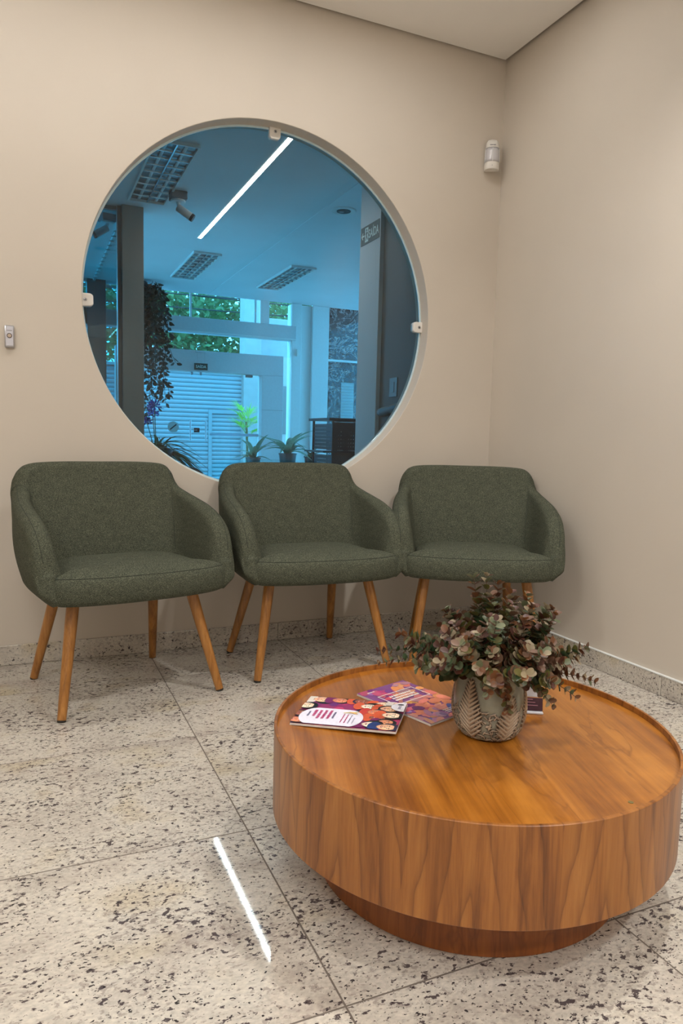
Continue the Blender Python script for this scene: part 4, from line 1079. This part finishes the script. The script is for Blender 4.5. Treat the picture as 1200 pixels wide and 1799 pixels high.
MB().box(.22, .78, .55, .56, .33, 1.15).obj('back_panel', M_blk, ct)
bt = [(.16, .25, 'pale bottle standing left on the black perforated stand'), (.30, .22, 'pale bottle standing right on the black perforated stand')]
for (x, y, lab) in bt:
    b_ = thing('bottle', lab, 'bottle', (1.0+x-.02, 4.46-.06 if False else 4.46+.10, .8055)); 
    MB().lathe([(.030, 0), (.034, .006), (.034, .14), (.026, .19), (.014, .215), (.012, .24)], 20).obj('bottle_body', plain('bottle_pale', rgb(150, 160, 158), .3), b_, True, 40)
    MB().lathe([(.014, .2405), (.014, .262)], 14).obj('cap', M_black, b_, True, 40)

# strap-leaf plants, vine, agapanthus
def strap_leaf(q, base, az, ln, wd, droop, rise, mi=0, n=8):
    h = Vector((math.cos(az), math.sin(az), 0)); s_ = Vector((-h.y, h.x, 0)); V = []
    for i in range(n+1):
        t = i/n; p = Vector(base)+h*(ln*t*(.4+.6*rise_f(rise, t)))+Vector((0, 0, ln*(rise*t-droop*t*t)))
        w = wd*math.sin(PI*min(1, .12+t*.9))**.8
        V += [p-s_*w/2, p-Vector((0, 0, w*.18)), p+s_*w/2]
    F = []
    for i in range(n):
        a = i*3; F += [(a, a+1, a+4, a+3), (a+1, a+2, a+5, a+4)]
    q.add(V, F, mi)
def rise_f(r, t): return t
LG = [mat_leaf('strap_leaf_dark', rgb(34, 58, 36), rgb(64, 92, 52), .2), mat_leaf('strap_leaf_mid', rgb(74, 112, 90), rgb(140, 174, 146), .3), mat_leaf('palm_leaf', rgb(96, 160, 40), rgb(176, 214, 90), .3), mat_leaf('vine_leaf', rgb(20, 26, 20), rgb(38, 48, 34), .05), mat_leaf('tree_leaf', rgb(48, 88, 54), rgb(120, 152, 96), .3)]
def potted_strap(label, loc, pot_r, pot_h, n, ln, wd, li, seed, potcol, cat='plant'):
    rg = random.Random(seed)
    t = thing('potted_plant', label, cat, loc, group='potted hall plants')
    pm = plain('pot_%d_%d_%d' % potcol, rgb(*potcol), .4)
    MB().lathe([(pot_r*.72, 0), (pot_r*.95, pot_h*.93), (pot_r, pot_h*.93), (pot_r, pot_h), (pot_r*.9, pot_h), (pot_r*.86, pot_h*.9)], 24).obj('pot', pm, t, True, 40)
    MB().lathe([(pot_r*.855, pot_h*.86), (pot_r*.855, pot_h*.885)], 20).obj('soil', plain('soil', rgb(52, 40, 32), .9, noise=.3, nscale=90), t)
    for k in range(n):
        q = MB(); strap_leaf(q, (rg.uniform(-.02, .02), rg.uniform(-.02, .02), pot_h*.88), 2*PI*k/n*2.4+rg.uniform(-.3, .3), ln*rg.uniform(.7, 1.1), wd*rg.uniform(.8, 1.2), rg.uniform(.35, 1.0), rg.uniform(.7, 1.45)); q.obj('leaf', LG[li], t, True)
    return t
potted_strap('striped leafy potted plant in a grey pot beside the black stand', (.93, 5.8, .46), .12, .28, 20, .46, .085, 1, 4, (70, 84, 86))
potted_strap('smaller leafy potted plant in front of the glass door jamb', (.46, 5.8, .46), .10, .22, 16, .32, .07, 1, 9, (84, 96, 98))
potted_strap('small leafy plant tucked behind the shelf of the black stand', (1.24, 5.75, .46), .09, .24, 10, .26, .04, 0, 14, (50, 56, 58))
bench = thing('plant_bench', 'low pale bench carrying the potted plants in the hall', 'bench', (.9, 5.8, 0))
MB().bevbox(-.48, .45, -.15, .16, .425, .458, .004).obj('bench_top', M_white, bench)
for x in (-.42, .39): MB().bevbox(x-.02, x+.02, -.13, .14, 0, .424, .003).obj('bench_leg', M_white, bench)

def agapanthus():
    rg = random.Random(21); base = Vector((-.93, 4.7, 0))
    t = thing('agapanthus_pot', 'dark pot of blue agapanthus with arching strap leaves by the grey post', 'plant', base)
    st = .40
    MB().lathe([(.11, 0), (.15, .36), (.158, .36), (.158, .40), (.140, .40), (.135, .36)], 28).obj('pot', plain('pot_black', rgb(30, 30, 34), .4), t, True, 40)
    pt = [c for c in t.children][0]; pt.location.z = .40
    MB().lathe([(.134, .745), (.134, .755)], 20).obj('soil', plain('soil', rgb(52, 40, 32), .9, noise=.3, nscale=90), t)
    for k in range(46):
        q = MB(); strap_leaf(q, (rg.uniform(-.05, .05), rg.uniform(-.05, .05), .75), rg.uniform(0, 2*PI), rg.uniform(.30, .50), rg.uniform(.028, .045), rg.uniform(.6, 1.25), rg.uniform(.5, 1.2)); q.obj('leaf', LG[0], t, True)
    for k in range(26):
        q = MB(); strap_leaf(q, (.08, rg.uniform(-.05, .05), .72), rg.uniform(-.7, .7), rg.uniform(.40, .55), rg.uniform(.028, .042), rg.uniform(.9, 1.5), rg.uniform(.3, .9)); q.obj('leaf', LG[0], t, True)
    mb_ = mat_leaf('agapanthus_blue', rgb(20, 50, 130), rgb(50, 84, 176), .15)
    for (x, y, z, r, ty) in ((-.04, 0, 1.245, .075, 0), (-.055, 0.02, 1.165, .07, 0), (-.115, .02, 1.07, .06, 0)):
        stl = MB().tube([(x*.3, y, .75), (x*.7, y, .95), (x, y, z)], [.006, .005, .0045], 6).obj('flower_stalk', LG[0], t)
        q = MB()
        for k in range(46):
            a, e = rg.uniform(0, 2*PI), rg.uniform(-.5, 1.4); d = Vector((math.cos(a)*math.cos(e), math.sin(a)*math.cos(e), math.sin(e)))
            c = Vector((x, y, z)); u = d.cross(Vector((.3, .2, 1))).normalized(); w = d.cross(u); rr = r*rg.uniform(.75, 1.1)
            q.tube([c, c+d*rr*.6, c+d*rr], [.001, .002, .009], 5, caps=False)
        q.obj('flower_head', mb_, stl)
agapanthus()
sd = thing('plant_stand', 'dark stool under the agapanthus pot', 'stool', (-.93, 4.7, 0))
MB().lathe([(.15, .37), (.16, .375), (.16, .3985), (.15, .3995)], 24).obj('stool_top', M_blk, sd, True, 40)
for k in range(3):
    a = 2*PI*k/3; MB().tube([(.12*math.cos(a), .12*math.sin(a), .37), (.14*math.cos(a), .14*math.sin(a), 0)], .012, 8).obj('leg', M_blk, sd)

def vine():
    rg = random.Random(8)
    t = thing('hanging_vine', 'dark leafy vine hanging down in front of the glass facade beside the grey post', 'plant', (-.95, 6.25, HC-.02))
    hb = MB().lathe([(.10, -.14), (.14, -.02), (.145, -.02), (.145, 0), (.12, 0)], 20).obj('basket', M_blk, t)
    lv_ = []
    for k in range(26):
        x0, y0 = rg.uniform(-.12, .32), rg.uniform(-.15, .12); ln = rg.uniform(.5, 1.75)*(1 if x0 < .15 else .85); pts = []
        sway = rg.uniform(-.02, .16); n = 26
        for i in range(n+1):
            s = i/n; pts.append(Vector((x0+sway*s+.03*math.sin(6*s+k)+.10*max(0, s-.75)*(1 if sway > .05 else 0)*4*.5, y0+.03*math.cos(5*s+k), .0-ln*s)))
        s_ = MB().tube(pts, .003, 4).obj('runner', LG[3], t)
        for i in range(1, n+1):
            for r in range(2):
                p = pts[i]; az = rg.uniform(0, 2*PI); d = Vector((math.cos(az), math.sin(az)*.8, rg.uniform(-1.2, -.1))).normalized()
                u = d.cross(Vector((rg.uniform(-1, 1), rg.uniform(-1, 1), .4))).normalized(); sz = rg.uniform(.055, .095); c0 = p+d*.015; w = u*sz*.28
                nn = d.cross(u)*sz*.06
                lv_.append((s_, [c0, c0+d*sz*.35+w+nn, c0+d*sz*.75+w*.75+nn, c0+d*sz, c0+d*sz*.75-w*.75+nn, c0+d*sz*.35-w+nn, c0+d*sz*.5]))
    lv_.sort(key=lambda l: l[1][3].y)
    fcs = [(6, 0, 1), (6, 1, 2), (6, 2, 3), (6, 3, 4), (6, 4, 5), (6, 5, 0)]
    for s_, V in lv_[:300]: MB().add(V, fcs).obj('leaf', LG[3], s_)
    q = MB()
    for s_, V in lv_[300:]: q.add(V, fcs)
    o = q.obj('foliage', LG[3], t); o['kind'] = 'stuff'
vine()

# black visitor chair in the hall
vc = thing('visitor_chair', 'black chair with a curved tubular armrest below the agapanthus', 'chair', (-.73, 3.9, 0), math.radians(-10))
pts = curve_pts([(-.20, 0, .60), (-.05, 0, .605), (.06, 0, .585), (.13, 0, .52), (.155, 0, .43), (.15, 0, .2), (.15, 0, .01)], 26)
MB().tube([tuple(p_) for p_ in pts], .016, 10).obj('armrest_frame', M_blk, vc, True)
MB().tube([tuple(p_+np.array([0, .46, 0])) for p_ in pts], .016, 10).obj('armrest_frame', M_blk, vc, True)
MB().bevbox(-.26, .16, .02, .44, .42, .47, .012).obj('seat', M_blk, vc)
MB().bevbox(-.27, -.22, .02, .44, .44, .64, .012).obj('backrest', M_blk, vc)
for y in (0, .46): MB().tube([(-.20, y, .60), (-.24, y, .4), (-.24, y, .01)], .016, 10).obj('rear_leg', M_blk, vc, True)
# ceiling cable rail behind the teal glass and dark column
rl = thing('cable_rail', 'thin clipped cable rail along the hall ceiling behind the teal glass', 'rail', (-1.42, 5.1, HC))
MB().box(-.012, .012, -1.35, 1.4, -.03, -.001).obj('rail_strip', M_white, rl)
for k in range(15): MB().box(-.03, .012, -1.3+.185*k, -1.275+.185*k, -.036, -.0305).obj('clip', M_gplast, rl)
dc = thing('trim_4', 'dark column at the facade far left of the hall', 'column', (-1.40, 6.55, 0), kind='structure')
MB().bevbox(-.10, .12, -.1, .1, 0, HC-.001, .004).obj('column_shaft', plain('column_teal', rgb(60, 82, 86), .4), dc)
MB().bevbox(-.30, -.14, -.1, .1, 0, HC-.001, .004).obj('column_shaft', plain('column_teal', rgb(60, 82, 86), .4), dc)

# ================================================================== STREET OUTSIDE
gd = MB().box(-14, 14, FY+.1, 40, -.12, -.02).box(-14, HX0-.13, WT, FY+.1, -.12, -.02).box(HX1+.13, 14, 1.9, FY+.1, -.12, -.02).obj('ground', plain('pavement', rgb(176, 174, 170), .8, noise=.12, nscale=3)); tag(gd, 'pale pavement outside the glass facade', 'ground', kind='structure')
SY = 9.5
sh = thing('rolling_shutter', 'pale ribbed roller shutter with a wicket door across the street entrance', 'shutter', (0, SY, 0))
M_sh = plain('shutter_paint', rgb(142, 152, 156), .45)
slat = MB(); hgt = .074
prof = [(0, 0), (-.012, .008), (-.020, .025), (-.020, .048), (-.010, .062), (0, .066), (0, .074), (.012, .074), (.012, 0)]
def slat_mesh(x0, x1):
    q = MB(); n = len(prof); q.add([(x0, y, z) for y, z in prof]+[(x1, y, z) for y, z in prof], [(i, (i+1) % n, n+(i+1) % n, n+i) for i in range(n)]+[tuple(range(n))[::-1], tuple(range(n, 2*n))]); return q.mesh('slat', M_sh)
s_full, s_left, s_right = slat_mesh(-4.5, 1.335), slat_mesh(-4.5, .735), slat_mesh(.80, 1.335)
for k in range(28):
    if k < 18: link('slat', s_left, sh, loc=(0, 0, k*hgt)); link('slat', s_right, sh, loc=(0, .002, k*hgt))
    else: link('slat', s_full, sh, loc=(0, 0, k*hgt))
MB().box(.737, .798, -.035, .02, 0, 1.40).obj('wicket_frame', M_sh, sh); MB().box(.799, 1.335, -.035, .02, 1.335, 1.40).obj('wicket_frame', M_sh, sh)
MB().bevbox(-4.5, 1.335, -.06, .06, 28*hgt+.001, 28*hgt+.05, .004).obj('shutter_header', M_sh, sh)
pl_ = thing('gate_pillar', 'white masonry pillar beside the roller shutter', 'pillar', (1.50, SY, 0))
M_rend = plain('render_wall', rgb(158, 156, 152), .7, noise=.08, nscale=6)
MB().bevbox(-.15, .17, -.1, .2, -.02, 3.7, .01).obj('pillar_shaft', M_rend, pl_); MB().bevbox(-.12, -.02, -.16, -.101, 2.22, 2.36, .004).obj('meter_box', M_wplast, pl_)
wbd = thing('building', 'pale rendered building wall beyond the right pier', 'building', (3.2, SY+.3, 0))
MB().box(-1.5, 3, 0, .3, -.02, 3.0).obj('wall', M_rend, wbd); MB().bevbox(-1.5, 3, -.05, .35, 3.0, 3.12, .01).obj('coping', M_rend, wbd)
for k in range(2): MB().box(-1.2+1.6*k, -.2+1.6*k, -.01, -.001, 1.0, 1.9).obj('window', M_dark, wbd)
def tree(label, loc, h, r, n, seed):
    rg = random.Random(seed); t = thing('street_tree', label, 'tree', loc, group='street trees beyond the shutter')
    MB().tube([(0, 0, 0), (.05, .02, h*.4), (.0, 0, h*.8)], [.16, .12, .05], 10).obj('trunk', plain('bark', rgb(96, 82, 70), .9, noise=.3, nscale=12), t, True)
    br = MB(); q = MB()
    for b in range(10):
        a = rg.uniform(0, 2*PI); e = Vector((math.cos(a)*r*.8, math.sin(a)*r*.6, h*rg.uniform(.55, 1.0))); br.tube([(0, 0, h*rg.uniform(.3, .6)), tuple(e*.6+Vector((0, 0, h*.2))), tuple(e)], [.05, .03, .012], 6)
    br.obj('branches', MATS['bark'], t, True)
    for k in range(n):
        a = rg.uniform(0, 2*PI); rr = r*rg.random()**.5; z = h*.72+rg.gauss(0, .26)*h*.6
        c = Vector((rr*math.cos(a), rr*math.sin(a)*.6, max(h*.22, z)))
        d = Vector((rg.uniform(-1, 1), rg.uniform(-1, 1), rg.uniform(-1, .5))).normalized(); u = d.cross(Vector((rg.uniform(-1, 1), rg.uniform(-1, 1), 1))).normalized(); s = rg.uniform(.09, .2)
        q.add([c, c+d*s*.5+u*s*.3, c+d*s, c+d*s*.5-u*s*.3], [(0, 1, 2, 3)])
    o = q.obj('crown', LG[4], t); o['kind'] = 'stuff'
tree('broad leafy street tree seen over the roller shutter', (.7, 12.3, -.02), 4.6, 2.5, 12000, 1)
tree('street tree on the right, seen above the pale pier', (4.9, 14.6, -.02), 5.6, 2.2, 7000, 3)
for k, (z0, z1, dz) in enumerate(((3.55, 3.7, .12), (3.35, 3.42, .10), (3.12, 3.28, .14), (3.72, 3.62, .09), (2.96, 3.02, .10))):
    q = MB().tube([(-6+12*i/20, 10.4+.12*k, z0+(z1-z0)*i/20-dz*4*(i/20)*(1-i/20)) for i in range(21)], .011, 6)
    lab = ['highest sagging street cable above the shutter', 'second street cable from the top above the shutter', 'middle street cable with the deepest sag above the shutter', 'thin street cable crossing behind the highest one', 'lowest street cable just above the shutter'][k]
    tag(q.obj('overhead_cable', M_blk), lab, 'cable', 'overhead street cables')
# palm outside the door
pm = thing('palm', 'bright green potted palm outside the glass door by the jamb', 'palm', (1.06, 8.2, -.02)); rg = random.Random(30)
MB().tube([(0, 0, .0), (.02, 0, .7), (0, 0, 1.2)], [.03, .022, .018], 8).obj('stem', plain('palm_stem', rgb(120, 104, 72), .8), pm, True)
for k in range(18):
    az = 2*PI*k/11+rg.uniform(-.2, .2); h = Vector((math.cos(az), math.sin(az), 0)); tip = Vector((0, 0, .92+.018*k)); e = rg.uniform(.2, 1.1)
    c = tip+h*.12*math.cos(e)+Vector((0, 0, .25*math.sin(e))); q = MB()
    q.tube([tip, c], .004, 5)
    for j in range(11):
        a2 = -1.3+2.6*j/10; s_ = Vector((-h.y, h.x, 0)); d = (h*math.cos(a2)*math.cos(e)+s_*math.sin(a2)+Vector((0, 0, math.sin(e)*math.cos(a2)+.1))).normalized(); u = d.cross(Vector((0, 0, 1))).normalized(); ln = rg.uniform(.24, .36)
        q.add([c, c+d*ln*.4+u*.011, c+d*ln+Vector((0, 0, -.05)), c+d*ln*.4-u*.011], [(0, 1, 2, 3)])
    q.obj('frond', LG[2], pm)
MB().lathe([(.12, 0), (.16, .3), (.165, .3), (.15, .27)], 20).obj('pot', M_white, pm, True, 40)
